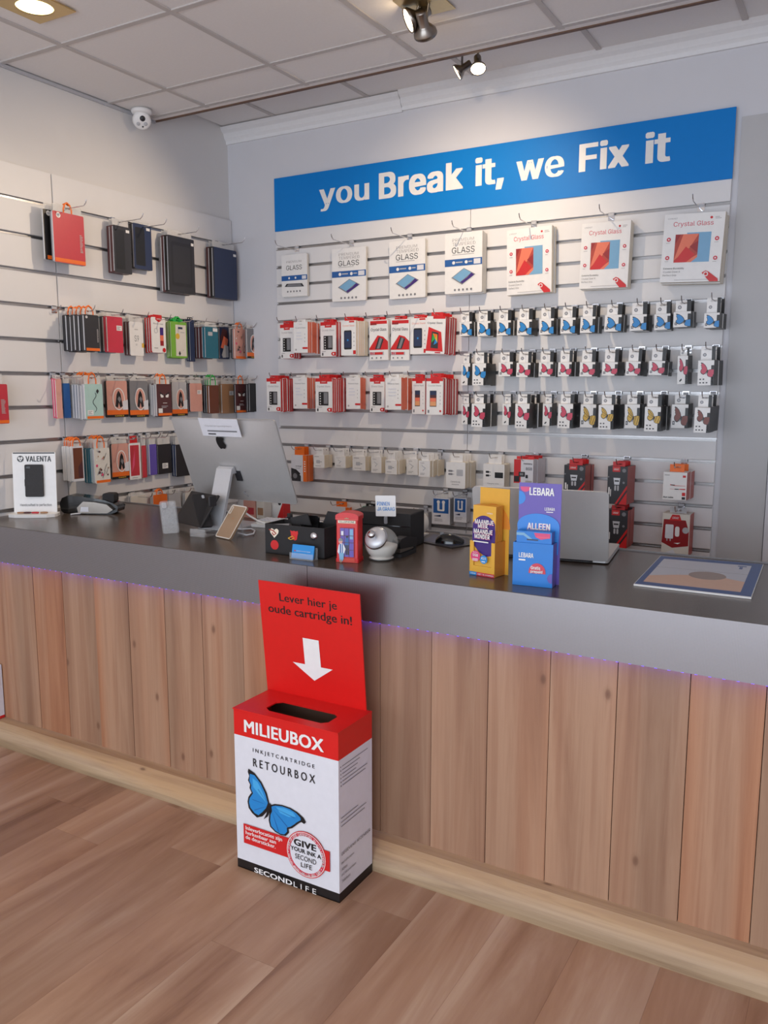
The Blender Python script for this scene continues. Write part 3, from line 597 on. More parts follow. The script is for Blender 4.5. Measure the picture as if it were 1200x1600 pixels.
def back_stack(row, i, groove, x0, x1, xe, yt, yb, style, n, name, desc, cat, rowname, L=.17, tilt=0, hx=None, gap=.0012, group=None):
    ym = (yt+yb)/2; Yb = BF-.012
    X1 = at_y(xe, ym, Yb).x; Yf = min(at_x(x1, ym, X1).y, Yb-.008); X0 = at_y(x0, ym, Yf).x
    w = X1-X0; zt = at_y((x0+x1)/2, yt, Yf).z; zb = at_y((x0+x1)/2, yb, Yf).z; D = (Yb-Yf)/n; zg = gz(groove); cx = (X0+X1)/2
    tabh = max(.014, zg-.018-zt+.012)
    L = max(L, BF-Yf+.035)
    g = group or f'{cat}es hanging in the {rowname}'
    for k in range(n):
        lab = f'{desc} on {ORD[i]} hook of {rowname}' if k == 0 else f'{ORD[k]} {cat} from the front on {ORD[i]} hook of {rowname}'
        if k == 0 and rowname == 'the row behind counter': lab = desc
        jx = 0 if k == 0 else random.uniform(-.003, .003); jz = 0 if k == 0 else random.uniform(-.004, .002)
        put_pack(name, style, w, zt-zb, D-gap, tabh, (cx+jx, Yf+k*D, zt+jz), 0, lab, cat, g if k == 0 else f'{cat}es behind the front one, {ORD[i]} hook, {rowname}', tilt, show=(k == 0))
    hook(f'chrome display hook, {ORD[i]} from the room corner in {rowname}', (cx, BF, zg), 0, L, f'hooks of the {rowname}')

# --- row A : tablet glass boxes
TR = 'the top tablet row'
for i, a in enumerate([
  (440, 480, 483, 397, 463, 'tempered_small', 2, 'tempered_glass_box', 'smallest tempered glass box with blue band'),
  (519, 572, 575, 387, 470, 'tempered', 2, 'tempered_glass_box', 'tempered glass box showing a tablet'),
  (608, 664, 667, 375, 466, 'tempered', 1, 'tempered_glass_box', 'white tempered glass box in the light pool'),
  (695, 753, 760, 363, 458, 'tempered', 2, 'tempered_glass_box', 'tempered glass box overlapping another box'),
  (791, 861, 867, 356, 459, 'crystal', 3, 'crystal_glass_box', 'white box with red tablet picture'),
  (908, 984, 990, 347, 450, 'crystal', 2, 'crystal_glass_box', 'white box with red tablet picture'),
  (1037, 1131, 1138, 333, 440, 'crystal', 3, 'crystal_glass_box', 'largest white box with red tablet picture')]):
    back_stack('A', i, 0, *a[:6], a[6], a[7], a[8], 'box', TR, L=.2, tilt=R((0, .3, -.6, -.4, -1.2, 1.0, 2.2)[i]))
# --- rows B and C : red phone screen protectors
for i, a in enumerate([
  (438, 459, 470, 507, 560, 'protA', 3, 'red topped white pack with dark phone'), (459, 481, 499, 503, 551, 'protB', 6, 'plain white pack, red strip low'), (501, 525, 532, 503, 557, 'protA', 3, 'red topped white pack with dark phone'),
  (533, 556, 575, 501, 555, 'protC', 6, 'white pack with blue dotted phone'), (577, 606, 610, 500, 563, 'protD', 2, 'white pack with red slanted panel'), (611, 640, 642, 499, 563, 'protD', 2, 'white pack with red slanted panel'),
  (641, 667, 675, 497, 553, 'protC', 3, 'white pack with blue dotted phone'), (667, 696, 714, 494, 553, 'protE', 5, 'red pack with rainbow phone')]):
    back_stack('B', i, 4, *a[:6], a[6], 'screen_protector_box', a[7], 'box', 'the upper red row', tilt=R((0, .5, 0, 0, -.5, .5, 0, 2)[i]))
for i, a in enumerate([
  (417, 438, 458, 591, 643, 'protA', 6, 'red topped white pack with dark phone'), (458, 480, 492, 590, 638, 'protB', 4, 'plain white pack, red strip low'), (493, 519, 540, 591, 644, 'protA', 7, 'red topped white pack with dark phone'),
  (541, 563, 572, 590, 639, 'protB', 3, 'plain white pack, red strip low'), (578, 601, 606, 591, 644, 'protA', 2, 'red topped white pack with dark phone'), (602, 627, 644, 590, 640, 'protB', 5, 'plain white pack, red strip low'),
  (644, 664, 669, 591, 647, 'protF', 2, 'red topped pack with sunset phone'), (666, 692, 715, 591, 648, 'protF', 6, 'red topped pack with sunset phone')]):
    back_stack('C', i, 7, *a[:6], a[6], 'screen_protector_box', a[7], 'box', 'the lower red row')
# --- rows D, E, F : ink cartridge boxes with butterflies
Dr = [(718, 737, 745, 503, 525), (745.5, 766, 775, 502, 525), (776.5, 798, 807, 501, 524), (808, 831, 841, 499.5, 523.5), (842.5, 865, 875, 498, 522.5), (876, 899, 907, 496.5, 521), (907, 930, 940, 495, 520), (945, 971, 979, 492, 518), (984, 1010, 1019, 491.5, 516.5), (1022, 1047, 1053, 490.5, 515.5), (1052, 1079, 1087, 487, 511), (1100, 1124, 1134, 489, 512)]
for i, a in enumerate(Dr): back_stack('D', i, 4, *a, 'cart_blue', 2, 'ink_cartridge_box', 'white and black box, blue butterfly,', 'box', 'the blue cartridge row', L=.14, tilt=R(random.uniform(-1.5, 1.5)))
Er = [(721, 734.5, 740, 568, 602, 'cart_bluen', 1), (738, 759, 775, 568, 602, 'cart_bluem', 2), (779, 801, 810, 566, 588, 'cart_pink', 2), (807, 829, 841, 567, 589, 'cart_pink', 2), (842, 864, 872, 566, 588, 'cart_pink', 2), (872, 893, 904, 566, 588, 'cart_pink', 2), (906, 930, 938, 566, 588, 'cart_pink', 2), (941, 965, 976, 566, 587, 'cart_pink', 2), (978, 1001, 1012, 565, 587, 'cart_pink', 2), (1014, 1039, 1050, 564, 586, 'cart_pink', 2), (1058, 1074, 1081, 556, 600, 'cart_pinkn', 1), (1090, 1115, 1128, 563, 602, 'cart_pinkm', 2)]
for i, a in enumerate(Er):
    c_ = 'blue' if 'blue' in a[5] else 'pink'; k_ = {'n': 'narrow ', 'm': 'multipack '}.get(a[5][-1] if a[5][-1] in 'nm' else '', '')
    back_stack('E', i, 6, *a[:6], a[6], 'ink_cartridge_box', f'{k_}white box with {c_} butterfly', 'box', 'the middle cartridge row', L=.14, tilt=R(random.uniform(-1.5, 1.5)))
Fr = [(721, 733, 740, 631, 663, 'cart_pinkn', 1), (737, 758, 776, 631, 667, 'cart_pinkm', 2), (785, 798, 806, 631, 664, 'cart_pinkn', 1), (805, 827, 847, 631, 669, 'cart_pinkm', 3), (848, 862, 870, 631, 665, 'cart_pinkn', 1), (872, 895, 907, 631, 669, 'cart_pinkm', 2), (907, 931, 937, 632, 668, 'cart_yellow', 1), (935, 958, 975, 633, 671, 'cart_yellowm', 2), (976, 999, 1009, 632, 669, 'cart_yellow', 2), (1007, 1032, 1047, 636, 674, 'cart_yellowm', 3), (1049, 1075, 1082, 632, 669, 'cart_brown', 1), (1085, 1109, 1123, 637, 676, 'cart_brownm', 2)]
for i, a in enumerate(Fr):
    c_ = [q for q in ('pink', 'yellow', 'brown') if q in a[5]][0]; k_ = {'n': 'narrow ', 'm': 'multipack '}.get(a[5][-1] if a[5][-2:] in ('kn', 'km', 'wm', 'nm') else '', '')
    back_stack('F', i, 8, *a[:6], a[6], 'ink_cartridge_box', f'{k_}white box with {c_} butterfly', 'box', 'the lower cartridge row', L=.14, tilt=R(random.uniform(-1, 1)))
# --- row G : accessories
for i, a in enumerate([
  (455, 479, 490, 711, 752, 'orangecharge', 3, 'charger_box', 'white and orange charger box beside the computer'), (490, 507, 520, 711, 731, 'acc_adapter', 3, 'cable_box', 'tiny white cable box'), (523, 540, 551, 713, 731, 'acc_cable', 3, 'cable_box', 'tiny white cable box'), (551, 571, 580, 713, 735, 'acc_adapter', 2, 'adapter_box', 'small white adapter box'),
  (580, 596, 603, 714, 739, 'acc_cable', 2, 'cable_box', 'small white cable box'), (602, 620, 634, 719, 741, 'acc_adapter', 5, 'adapter_box', 'small white adapter box'), (635, 653, 657, 717, 742, 'acc_cable', 1, 'cable_box', 'small white cable box'), (654, 672, 695, 720, 745, 'acc_cable', 6, 'cable_box', 'small white cable box fronting many'),
  (697, 727, 743, 722, 763, 'acc_big', 4, 'connector_box', 'large rounded white connector box'), (755, 788, 797, 725, 765, 'acc_black', 2, 'cable_box', 'large white box with black cable'), (803, 833, 851, 718, 755, 'memory', 3, 'memory_card_pack', 'white and red memory card pack'), (881, 914, 927, 727, 777, 'charger', 3, 'car_charger_box', 'black and red car charger box'), (949, 980, 992, 729, 788, 'charger', 3, 'car_charger_box', 'black and red car charger box'), (1036, 1073, 1084, 738, 781, 'aux', 2, 'audio_cable_box', 'white box with orange hanger')]):
    back_stack('G', i, 11, *a[:6], a[6], a[7], a[8], 'box', 'the accessory row', L=.15, tilt=0)
for i, a in enumerate([
  (675, 703, 709, 778, 819, 'buds', 1, 'earphone_pack', 'clear and blue earphone pack, left one,'), (709, 729, 735, 778, 816, 'buds', 1, 'earphone_pack', 'clear and blue earphone pack beside laptop'), (947, 980, 991, 797, 855, 'charger', 3, 'car_charger_box', 'black and red car charger box'), (1034, 1077, 1083, 803, 868, 'plugbox', 1, 'plug_charger_box', 'red and white wall charger box')]):
    back_stack('H', i, 13, *a[:6], a[6], a[7], a[8], 'box', 'the lowest row', L=.15, tilt=0)
# half hidden packs low behind the counter
for i, (x0, x1, xe, yt, yb, st_, ds) in enumerate([(519, 546, 550, 792, 830, 'orangecharge', 'half hidden orange pack above the red telephone tin'), (566, 590, 594, 792, 830, case_style('plain', 'green2', 'green2', 'black'), 'half hidden green pack beside the small payment sign'), (648, 668, 674, 800, 838, case_style('plain', 'offwhite', 'lightgrey', 'lightgrey'), 'half hidden pale pack above the round white router')]):
    back_stack('I', i, 14, x0, x1, xe, yt, yb, st_, 1, 'accessory_pack', ds, 'pack', 'the row behind counter', L=.14)

# --- left wall
def left_stack(i, groove, x0, x1, xe, yt, yb, style, n, name, desc, rowname, hanger=None, hook_on=True, L=.15, cat='phone case', tilt=0, Yc=None, Xo=None):
    ym = (yt+yb)/2; Xb = LF+.012
    Y0 = at_x(xe, ym, Xb).y if Yc is None else Yc; Xf = max(at_y(x0, ym, Y0).x, Xb+.008); Y1 = at_x(x1, ym, Xf).y
    if Yc is not None: Xb = Xf-.014*n
    if Xo is not None: Xf = LF+Xo; Y0 = at_x(x0, ym, Xf).y; Y1 = at_x(x1, ym, Xf).y; Xb = Xf-.011*n
    w = Y1-Y0; zt = at_x((x0+x1)/2, yt, Xf).z; zb = at_x((x0+x1)/2, yb, Xf).z; D = (Xf-Xb)/n; zg = lz(groove); cy = (Y0+Y1)/2
    tabh = min(max(.014, zg-.018-zt+.012), .07); L = max(L, Xf-LF+.03)
    for k in range(n):
        lab = f'{desc}, {ORD[i]} of {rowname}' if k == 0 else f'{ORD[k]} {cat} from the front, {ORD[i]} stack of {rowname}'
        put_pack(name, style if not isinstance(style, list) else style[min(k, len(style)-1)], w, zt-zb, D-.0015, tabh, (Xf-k*D, cy+(0 if k == 0 else random.uniform(-.003, .003)), zt+(0 if k == 0 else random.uniform(-.004, .003))), R(90), lab, cat, f'{cat}s in {rowname}' if k == 0 else f'{cat}s behind the front one, {ORD[i]} stack, {rowname}', tilt, hanger, show=(k == 0))
    if hook_on: hook(f'chrome display hook holding the {ORD[i]} stack of {rowname}', (LF, cy, zg), R(90), L, f'hooks of {rowname}')
CS = case_style
rn = 'the top tablet case row on the left wall'
rn = 'the top left-wall row'
left_stack(0, 0, 84, 132, 80, 334, 412, [CS('redcase', 'case_red', 'lightgrey'), CS('plain', 'lightgrey', 'grey')], 2, 'tablet_case', 'crimson tablet case with orange foot', rn, 'orange', L=.21, Xo=.085)
left_stack(5, 0, 69, 114, 66, 331, 408, [CS('orangefoot', 'black', 'lightgrey')], 1, 'tablet_case', 'black tablet case peeping out behind the crimson one', rn, Xo=.052, hook_on=False)
left_stack(1, 0, 178, 205, 167, 354, 427, [CS('darkwin', 'charcoal', 'rosewood'), CS('plain', 'black', 'rosewood')], 2, 'tablet_case', 'dark windowed tablet case', rn, L=.21)
left_stack(2, 0, 209, 237, 203, 351, 421, [CS('darkwin', 'navy', 'charcoal')], 1, 'tablet_case', 'slate tablet case with dark window', rn, L=.21)
left_stack(3, 0, 263, 304, 248, 371, 458, [CS('tabletcase', 'charcoal', 'black'), CS('plain', 'black', 'rosewood'), CS('plain', 'black', 'grey')], 3, 'tablet_case', 'black rugged tablet case', rn, L=.21)
left_stack(4, 0, 333, 370, 323, 389, 467, [CS('tabletplain', 'navy', 'black'), CS('plain', 'rosewood', 'rosewood')], 2, 'tablet_case', 'smooth navy tablet case nearest the corner', rn, L=.21)
rn = 'the second left-wall row'
left_stack(0, 3, 132, 155, 98, 492, 549, [CS('orangefoot', 'charcoal', 'charcoal')], 5, 'phone_case', 'charcoal phone case with orange foot', rn, 'orange')
left_stack(1, 3, 168, 192, 151, 495, 551, [CS('sticker', 'crimson', 'crimson'), CS('plain', 'black', 'charcoal'), CS('plain', 'teal', 'teal')], 3, 'phone_case', 'bright red wallet case with price sticker', rn)
left_stack(2, 3, 203, 224, 193, 503, 556, [CS('whitebox', 'white', 'rosewood')], 2, 'phone_case', 'white boxed phone case', rn)
left_stack(3, 3, 237, 259, 227, 496, 551, [CS('redpack', 'white', 'red', 'red')], 3, 'phone_case', 'white pack with red top and gradient phone', rn)
left_stack(4, 3, 267, 292, 260, 503, 559, [CS('greenpack', 'green', 'green', 'hgreen')], 3, 'phone_case', 'green pouch with pale card', rn, 'hgreen')
left_stack(5, 3, 297, 304, 291, 500, 565, [CS('plain', 'navy', 'navy', 'black')], 2, 'phone_case', 'narrow navy case seen edge on', rn)
left_stack(6, 3, 321, 341, 303, 511, 560, [CS('tealcam', 'teal', 'teal'), CS('plain', 'rosewood', 'rosewood')], 4, 'phone_case', 'teal phone case with camera window', rn)
left_stack(7, 3, 343, 358, 340, 511, 561, [CS('galaxy', 'navy', 'charcoal')], 1, 'phone_case', 'sunset patterned phone case', rn)
left_stack(8, 3, 367, 384, 361, 514, 561, [CS('floral2', 'pinkskin', 'pinkskin'), CS('plain', 'charcoal', 'charcoal')], 2, 'phone_case', 'pink flowered case with orange foot', rn, 'orange', Yc=-.125)
left_stack(9, 3, 386, 403, 384, 514, 560, [CS('oval', 'grey', 'grey')], 1, 'phone_case', 'grey pack with black oval picture', rn, Yc=-.062)
rn = 'the third left-wall row'
left_stack(0, 5, 88, 97, 82, 592, 654, [CS('plain', 'pinkskin', 'pink')], 2, 'phone_case', 'dusty pink case nearest the camera end', rn)
left_stack(1, 5, 100, 110, 97, 599, 653, [CS('plain', 'blue', 'blue')], 2, 'phone_case', 'bright blue case', rn)
left_stack(2, 5, 133, 161, 110, 600, 655, [CS('smile', 'mint', 'lightgrey'), CS('orangefoot', 'glitter', 'glitter')], 5, 'phone_case', 'mint case with handwriting', rn, 'orange')
left_stack(3, 5, 167, 199, 163, 595, 652, [CS('oval', 'pinkskin', 'dark')], 2, 'phone_case', 'pink pack with oval animal picture', rn)
left_stack(4, 5, 203, 231, 200, 595, 652, [CS('oval', 'grey', 'dark')], 2, 'phone_case', 'grey pack with oval animal picture', rn)
left_stack(5, 5, 245, 268, 233, 600, 650, [CS('scowl', 'rosewood', 'lightgrey')], 3, 'phone_case', 'dark brown case with scowling eyes', rn, 'orange')
left_stack(6, 5, 269, 292, 267, 597, 650, [CS('oval', 'lightgrey', 'dark')], 1, 'phone_case', 'narrow pack with oval animal picture', rn)
left_stack(7, 5, 297, 316, 292, 599, 643, [CS('sticker', 'pinkskin', 'rosewood'), CS('plain', 'black', 'black')], 2, 'phone_case', 'rose wallet case with price sticker', rn)
left_stack(8, 5, 327, 342, 316, 602, 646, [CS('plain', 'brown', 'brown'), CS('plain', 'hgreen', 'dark'), CS('plain', 'black', 'dark')], 3, 'phone_case', 'reddish brown wallet case', rn, 'hgreen')
left_stack(9, 5, 347, 366, 342, 600, 646, [CS('sticker', 'tan', 'tan')], 1, 'phone_case', 'tan wallet case', rn)
left_stack(10, 5, 368, 386, 365, 600, 645, [CS('scowl', 'rosewood', 'charcoal')], 1, 'phone_case', 'dark case with scowling eyes near corner', rn, 'orange', Yc=-.12)
left_stack(11, 5, 390, 403, 386, 599, 643, [CS('plain', 'black', 'charcoal')], 2, 'phone_case', 'black case at the corner end', rn, Yc=-.06)
rn = 'the fourth left-wall row'
left_stack(0, 7, 113, 131, 97, 697, 752, [CS('whiteframe', 'paper', 'white')], 5, 'phone_case', 'white framed pack with brown case', rn, 'orange')
left_stack(1, 7, 148, 172, 131, 700, 755, [CS('floral', 'offwhite', 'lightgrey'), CS('floral', 'mint', 'teal')], 4, 'phone_case', 'white flowered case with orange foot', rn, 'orange')
left_stack(2, 7, 175, 201, 172, 693, 748, [CS('oval', 'pinkskin', 'dark')], 1, 'phone_case', 'brown pack with oval animal picture', rn)
left_stack(3, 7, 202, 220, 199, 692, 749, [CS('redframe', 'white', 'red', 'red')], 1, 'phone_case', 'white framed coral pack', rn)
left_stack(4, 7, 222, 229, 219, 696, 746, [CS('plain', 'case_red', 'pinkskin')], 2, 'phone_case', 'thin coral case', rn)
left_stack(5, 7, 234, 245, 229, 694, 742, [CS('plain', 'lilac', 'lightgrey')], 2, 'phone_case', 'lilac case in a clear bag', rn)
left_stack(6, 7, 247, 268, 244, 694, 740, [CS('stickerlow', 'dark', 'charcoal')], 1, 'phone_case', 'black case with low white sticker', rn)
left_stack(7, 7, 275, 297, 268, 694, 744, [CS('sticker', 'dark', 'navy')], 2, 'phone_case', 'black and blue case half behind the computer', rn)
rn = 'the lowest left-wall row'
for i, (x0, x1, xe, c_, hg) in enumerate([(205, 228, 198, 'offwhite', None), (240, 262, 234, 'orange', 'orange'), (264, 283, 261, 'lightgrey', None), (290, 318, 285, 'offwhite', None)]):
    left_stack(i, 9, x0, x1, xe, 774-i*2, 822-i*2, [CS('plain', c_, 'lightgrey')], 2, 'phone_case', ['bagged pale case by the card terminal', 'orange case low behind the counter', 'bagged grey case low behind counter', 'bagged pale case behind the clear phone'][i], rn, hg)
left_stack(0, 5, -60, 13, -70, 600, 663, [CS('redcase', 'case_red', 'lightgrey')], 1, 'tablet_case', 'large crimson tablet case cut by the frame', 'the near left-wall panel')
hook('empty chrome hook alone under the third groove, left wall', (LF, at_x(84, 481, LF).y, lz(3)), R(90), .05, 'spare hooks')

# ------------------------------------------------------------------ counter
CT = .94; CY = -1.80; CB = -1.03; CXL = XL+.022; CXR = 4.2
t = thing('shop_counter', 'long shop counter with pine plank front and dark laminate top', 'counter', None, (1.5, -1.4, 0)); ct = t
def cobj(name, mb, **k):
    o = obj(name, mb, ct, (-1.5, 1.4, 0), **k); return o
cobj('worktop', MB().box(CXL, CXR, CY+.004, CB, CT-.04, CT, 'worktop_laminate'), bevel=.002)
sx = at_y(480, 895, CY).x
for a, b in ((CXL, sx-.001), (sx+.001, CXR)): cobj('fascia', MB().box(a, b, CY, CY+.02, CT-.151, CT-.001, 'fascia_laminate'), bevel=.0015)
cobj('fascia_return', MB().box(CXL, CXR, CY+.02, -1.752, CT-.149, CT-.142, 'charcoal'))
cobj('back_rail', MB().box(CXL, CXR, CB, CB+.012, CT-.03, CT+.004, 'grey'))
cobj('carcass', MB().box(CXL, CXR, -1.735, CB-.06, .0, CT-.041, 'cardboard_inside'))
seams = [CXL, -.14, .044, .224, .408, .594, .781, .962, 1.149, 1.333, 1.517, 1.701, 1.882, 2.067, 2.254, 2.441, 2.627, 2.806, 2.99, 3.175, 3.36, 3.545, 3.73, 3.915, 4.2]
for a, b in zip(seams, seams[1:]):
    o = MB().box(-(b-a)/2+.0011, (b-a)/2-.0011, -.012, .012, -.44, .44, 'plank_wood')
    o = obj('front_plank', o, ct, ((a+b)/2-1.5, -1.748+1.4+random.uniform(-.001, .001), .45), bevel=.0022)
bp_ = [(-1.752, 0), (-1.752, .082), (-1.80, .079), (-1.826, .062), (-1.838, .05), (-1.85, .036), (-1.853, .018), (-1.852, 0)]
cobj('plinth_beam', MB().prism(bp_, CXL, CXR, 'beam_wood', axis='x'))
cobj('led_strip', MB().box(CXL, CXR, -1.775, -1.768, CT-.1505, CT-.149, 'led_violet'))
m = MB(); x = CXL
while x < 4.0: m.box(x, x+.007, CY+.004, CY+.009, CT-.1530, CT-.1505, 'led_dot'); x += .033
o = cobj('led_chips', m); o['kind'] = 'stuff'

# ------------------------------------------------------------------ cartridge return box
BX0, BX1, BY0, BY1, BH = 1.344, 1.729, -2.045, -1.858, .525
bw, bd = BX1-BX0, BY1-BY0; th = .004
t = thing('cartridge_return_box', 'red and white cardboard return box standing against the counter', 'box', None, ((BX0+BX1)/2, BY0, 0), (0, 0, 0))
m = MB()
for (a, b, c, d) in ((-bw/2, bw/2, 0, th), (-bw/2, bw/2, bd-th, bd), (-bw/2, -bw/2+th, th, bd-th), (bw/2-th, bw/2, th, bd-th)):
    m.box(a, b, c, d, 0, .03, 'black'); m.box(a, b, c, d, .03, BH-.082, 'paper'); m.box(a, b, c, d, BH-.082, BH, 'redbox')
m.box(-bw/2, bw/2, 0, bd, 0, .003, 'cardboard_inside')
for (a, b, c, d) in ((-bw/2+th, bw/2-th, th, th+.0006), (-bw/2+th, bw/2-th, bd-th-.0006, bd-th)): m.box(a, b, c, d, .003, BH-.002, 'cardboard_inside')
obj('carton', m, t)
# top panel with the slot
sl = [(-.115, .05), (-.092, .034), (.098, .034), (.115, .05), (.115, .1), (.094, .116), (-.10, .116), (-.115, .1)]
bm = bmesh.new(); ov = [bm.verts.new((x, y, 0)) for x, y in ((-bw/2-.001, -.004), (bw/2+.001, -.004), (bw/2+.001, bd), (-bw/2-.001, bd))]; iv = [bm.verts.new((x+.012, y-.002, 0)) for x, y in sl]
es = [bm.edges.new((l[i], l[(i+1) % len(l)])) for l in (ov, iv) for i in range(len(l))]
bmesh.ops.triangle_fill(bm, use_beauty=True, edges=es)
g_ = bmesh.ops.extrude_face_region(bm, geom=bm.faces[:]); bmesh.ops.translate(bm, vec=(0, 0, .004), verts=[v for v in g_['geom'] if isinstance(v, bmesh.types.BMVert)])
bmesh.ops.recalc_face_normals(bm, faces=bm.faces[:]); me = bpy.data.meshes.new('top_panel'); bm.to_mesh(me); bm.free(); me.materials.append(M('redbox'))
obj('top_panel', me, t, (0, 0, BH))
# upright back card leaning forward
card = obj('back_card', MB().box(-.189, .189, -.002, .002, 0, .385, 'redbox'), t, (-.012, bd-.004, BH-.008), (R(5.5), R(0), 0))
pr = P(.378, .385, -.0024, -.189, 0); pr.font = 'H'
pr.text('Lever hier je', .21, .78, .825, .915, 'black', .012); pr.text('oude cartridge in!', .085, .915, .715, .81, 'black', .012)
pr.poly([(.42, .56), (.58, .56), (.585, .33), (.70, .33), (.51, .20), (.30, .33), (.425, .33)], 'white')
obj('card_print', pr.m, card)
pr = P(bw, BH, -.0004, -bw/2, 0); pr.font = 'H'
pr.text('MILIEUBOX', .105, .87, .872, .949, 'white', .035)
pr.text('I N K J E T C A R T R I D G E', .19, .785, .757, .787, 'charcoal', .012); pr.text('R E T O U R B O X', .19, .79, .675, .725, 'black', .016)
f_ = P(bw, BH, -.0004, -bw/2, 0)
pr.rect(.08, .92, .175, .295, 'red')
butterfly(pr, .125, .70, .30, .655, 'wingblue', 'wingblue2', halves=True)
pr.rect(.08, .92, .175, .298, 'red')
pr.text('Inleverlocaties zijn\nherkenbaar aan\nde deursticker.', .10, .47, .205, .288, 'white', .02)
pr.disc(.70, .232, .19, 'red', 36); pr.disc(.70, .232, .183, 'white', 36); pr.disc(.70, .232, .178, 'crimson', 36); pr.disc(.70, .232, .152, 'paper', 36)
pr.text('GIVE', .585, .80, .272, .312, 'black', .05); pr.text('YOUR INK A', .555, .845, .237, .262, 'black', .03); pr.text('SECOND', .60, .80, .193, .223, 'charcoal', .0); pr.text('LIFE', .655, .76, .152, .180, 'charcoal', .0)
# words running round the seal
ring_words = 'LEVER UW LEGE CARTRIDGES IN VOOR HERGEBRUIK - Werk mee aan een beter milieu - '
for k, ch in enumerate(ring_words):
    if ch == ' ': continue
    an = math.pi*.98-2*math.pi*k/len(ring_words); st0 = len(pr.m.v)
    vs, fs, asp = text_geo(ch, .0)
    hh = .008 if ch not in '-' else .0015; ww = min(hh*asp, .006)
    rc = .165*bw; ca, sa = math.cos(an), math.sin(an)
    cx_, cz_ = pr.X(.70)+rc*ca, pr.Z(.232)+rc*sa
    pr.m.add([(cx_+(a-.5)*ww*sa+(b-.5)*hh*ca, pr.y-.0001, cz_-(a-.5)*ww*ca+(b-.5)*hh*sa) for a, b, c in vs], fs, 'white')
pr.y -= .0002
pr.text('SECOND', .19, .57, .014, .046, 'white', .035); pr.text('L I F E', .585, .80, .014, .046, 'white', -.012)
obj('front_print', pr.m, t)
pr = P(bd, BH, -.0004, 0, 0)
rs = random.Random(2)
for k, wd in enumerate((.86, .62, .55, .5, .84, .78)):
    v = .80-.022*k; pr.disc(.06, v, .012, 'charcoal', 6); pr.lines(.1, wd, v-.006, v+.006, 1, 'grey', .4, False)
for k, wd in enumerate((.55, .8, .75)): pr.lines(.05, wd, .50-.024*k-.006, .50-.024*k+.006, 1, 'grey', .4, False)
pr.text('GEGEVENS AFZENDER', .05, .92, .278, .296, 'charcoal', .0)
for k, (wd, s_) in enumerate(((.42, 'Bedrijfsnaam:'), (.22, 'Adres:'), (.48, 'PC/Woonplaats:'), (.3, 'Telefoon:'))): pr.text(s_, .05, wd, .222-.036*k, .24-.036*k, 'charcoal', .0)
obj('side_print', pr.m, t, (bw/2, 0, 0), (0, 0, R(90)))
# neighbour box just inside the frame
za, zb = at_y(2, 1045, -1.80).z, .0825
t = thing('leaflet_box', 'red and white carton corner on the plinth beam at the frame edge', 'box', MB().box(-.2, 0, 0, .034, .012, za-zb, 'paper').box(-.2, 0, 0, .034, 0, .012, 'red'), (at_y(3, 1075, -1.798).x-.043, -1.798, zb))

# ------------------------------------------------------------------ things on the counter
CT = .9406
def frame_from(bl, br, z=CT):
    a, b = at_z(*bl, z), at_z(*br, z); d = b-a
    return a, math.atan2(d.y, d.x), d.length
def slab(bl, br, tl, L, th, z=CT, back=True):
    """a leaning plate: base corners on the counter, top corner on its own sight line at distance L"""
    A, B = at_z(*bl, z), at_z(*br, z); v = ray(*tl).normalized(); q = CAM-A
    bq = v.dot(q); cc = q.length_squared-L*L; disc_ = bq*bq-cc
    tt = -bq+(math.sqrt(disc_) if disc_ > 0 else 0)
    T = CAM+v*tt; up = (T-A).normalized(); x = (B-A).normalized(); up = (up-x*up.dot(x)).normalized()
    n = x.cross(up)
    mat = Matrix(((x.x, -n.x, up.x, A.x), (x.y, -n.y, up.y, A.y), (x.z, -n.z, up.z, A.z), (0, 0, 0, 1)))
    return mat, (B-A).length
def place(o, mat): o.matrix_world = mat; return o

# --- white standing display with a black phone case
A = at_z(55, 806, CT)
t = thing('phone_case_display', 'white standing card display with black phone case and heart logo', 'display stand', None, A, (0, 0, R(33)))
m = MB(); m.prism([(-.105, -.02), (-.10, -.04), (-.07, -.058), (0, -.066), (.07, -.058), (.10, -.04), (.105, -.02), (.10, .03), (-.10, .03)], 0, .014, 'white', axis='z'); obj('base', m, t)
pn = obj('panel', MB().prism(rrect(-.094, .094, 0, .27, .006), -.003, .003, 'white', axis='y'), t, (0, .012, .012), (R(-4), 0, 0))
pr = P(.188, .27, -.0034, -.094, 0)
pr.rect(.02, .98, .975, .995, 'black'); pr.text('VALENTA', .31, .90, .845, .935, 'black', .03)
pr.disc(.19, .89, .075, 'black', 20); pr.poly([(.13, .905), (.16, .925), (.19, .905), (.22, .925), (.25, .905), (.19, .845)], 'white'); pr.poly([(.165, .905), (.19, .888), (.215, .905), (.19, .862)], 'black')
pr.text('Handcrafted to perfection', .15, .88, .10, .155, 'charcoal', .0)
obj('panel_print', pr.m, pn)
obj('phone_case', MB().prism(rrect(-.037, .040, .072, .215, .006), -.018, -.004, 'leather', axis='y').prism(rrect(-.030, -.012, .198, .207, .003), -.019, -.018, 'charcoal', axis='y').box(-.039, -.037, -.017, -.006, .12, .15, 'leather'), pn)
m = MB()
for x, c_ in ((-.05, 'tan'), (-.022, 'rosewood'), (.012, 'case_red'), (.05, 'tan')): m.tube([(x+.014*math.cos(a), -.03+.008*math.sin(a), .019) for a in [i*math.pi/6 for i in range(13)]], .0035, c_, 6)
obj('key_rings', m, t)
# clear boxed case at the very edge
A = at_z(-2, 792, CT)
t = thing('clear_case_box', 'clear plastic box with a beige case beside the white display', 'box', MB().box(-.05, .045, -.02, .02, 0, .20, 'clear').prism(rrect(-.04, .022, .012, .185, .008), -.006, .006, 'tan', axis='y').box(-.05, .045, -.021, .021, 0, .008, 'lightgrey'), A, (0, 0, R(33)))
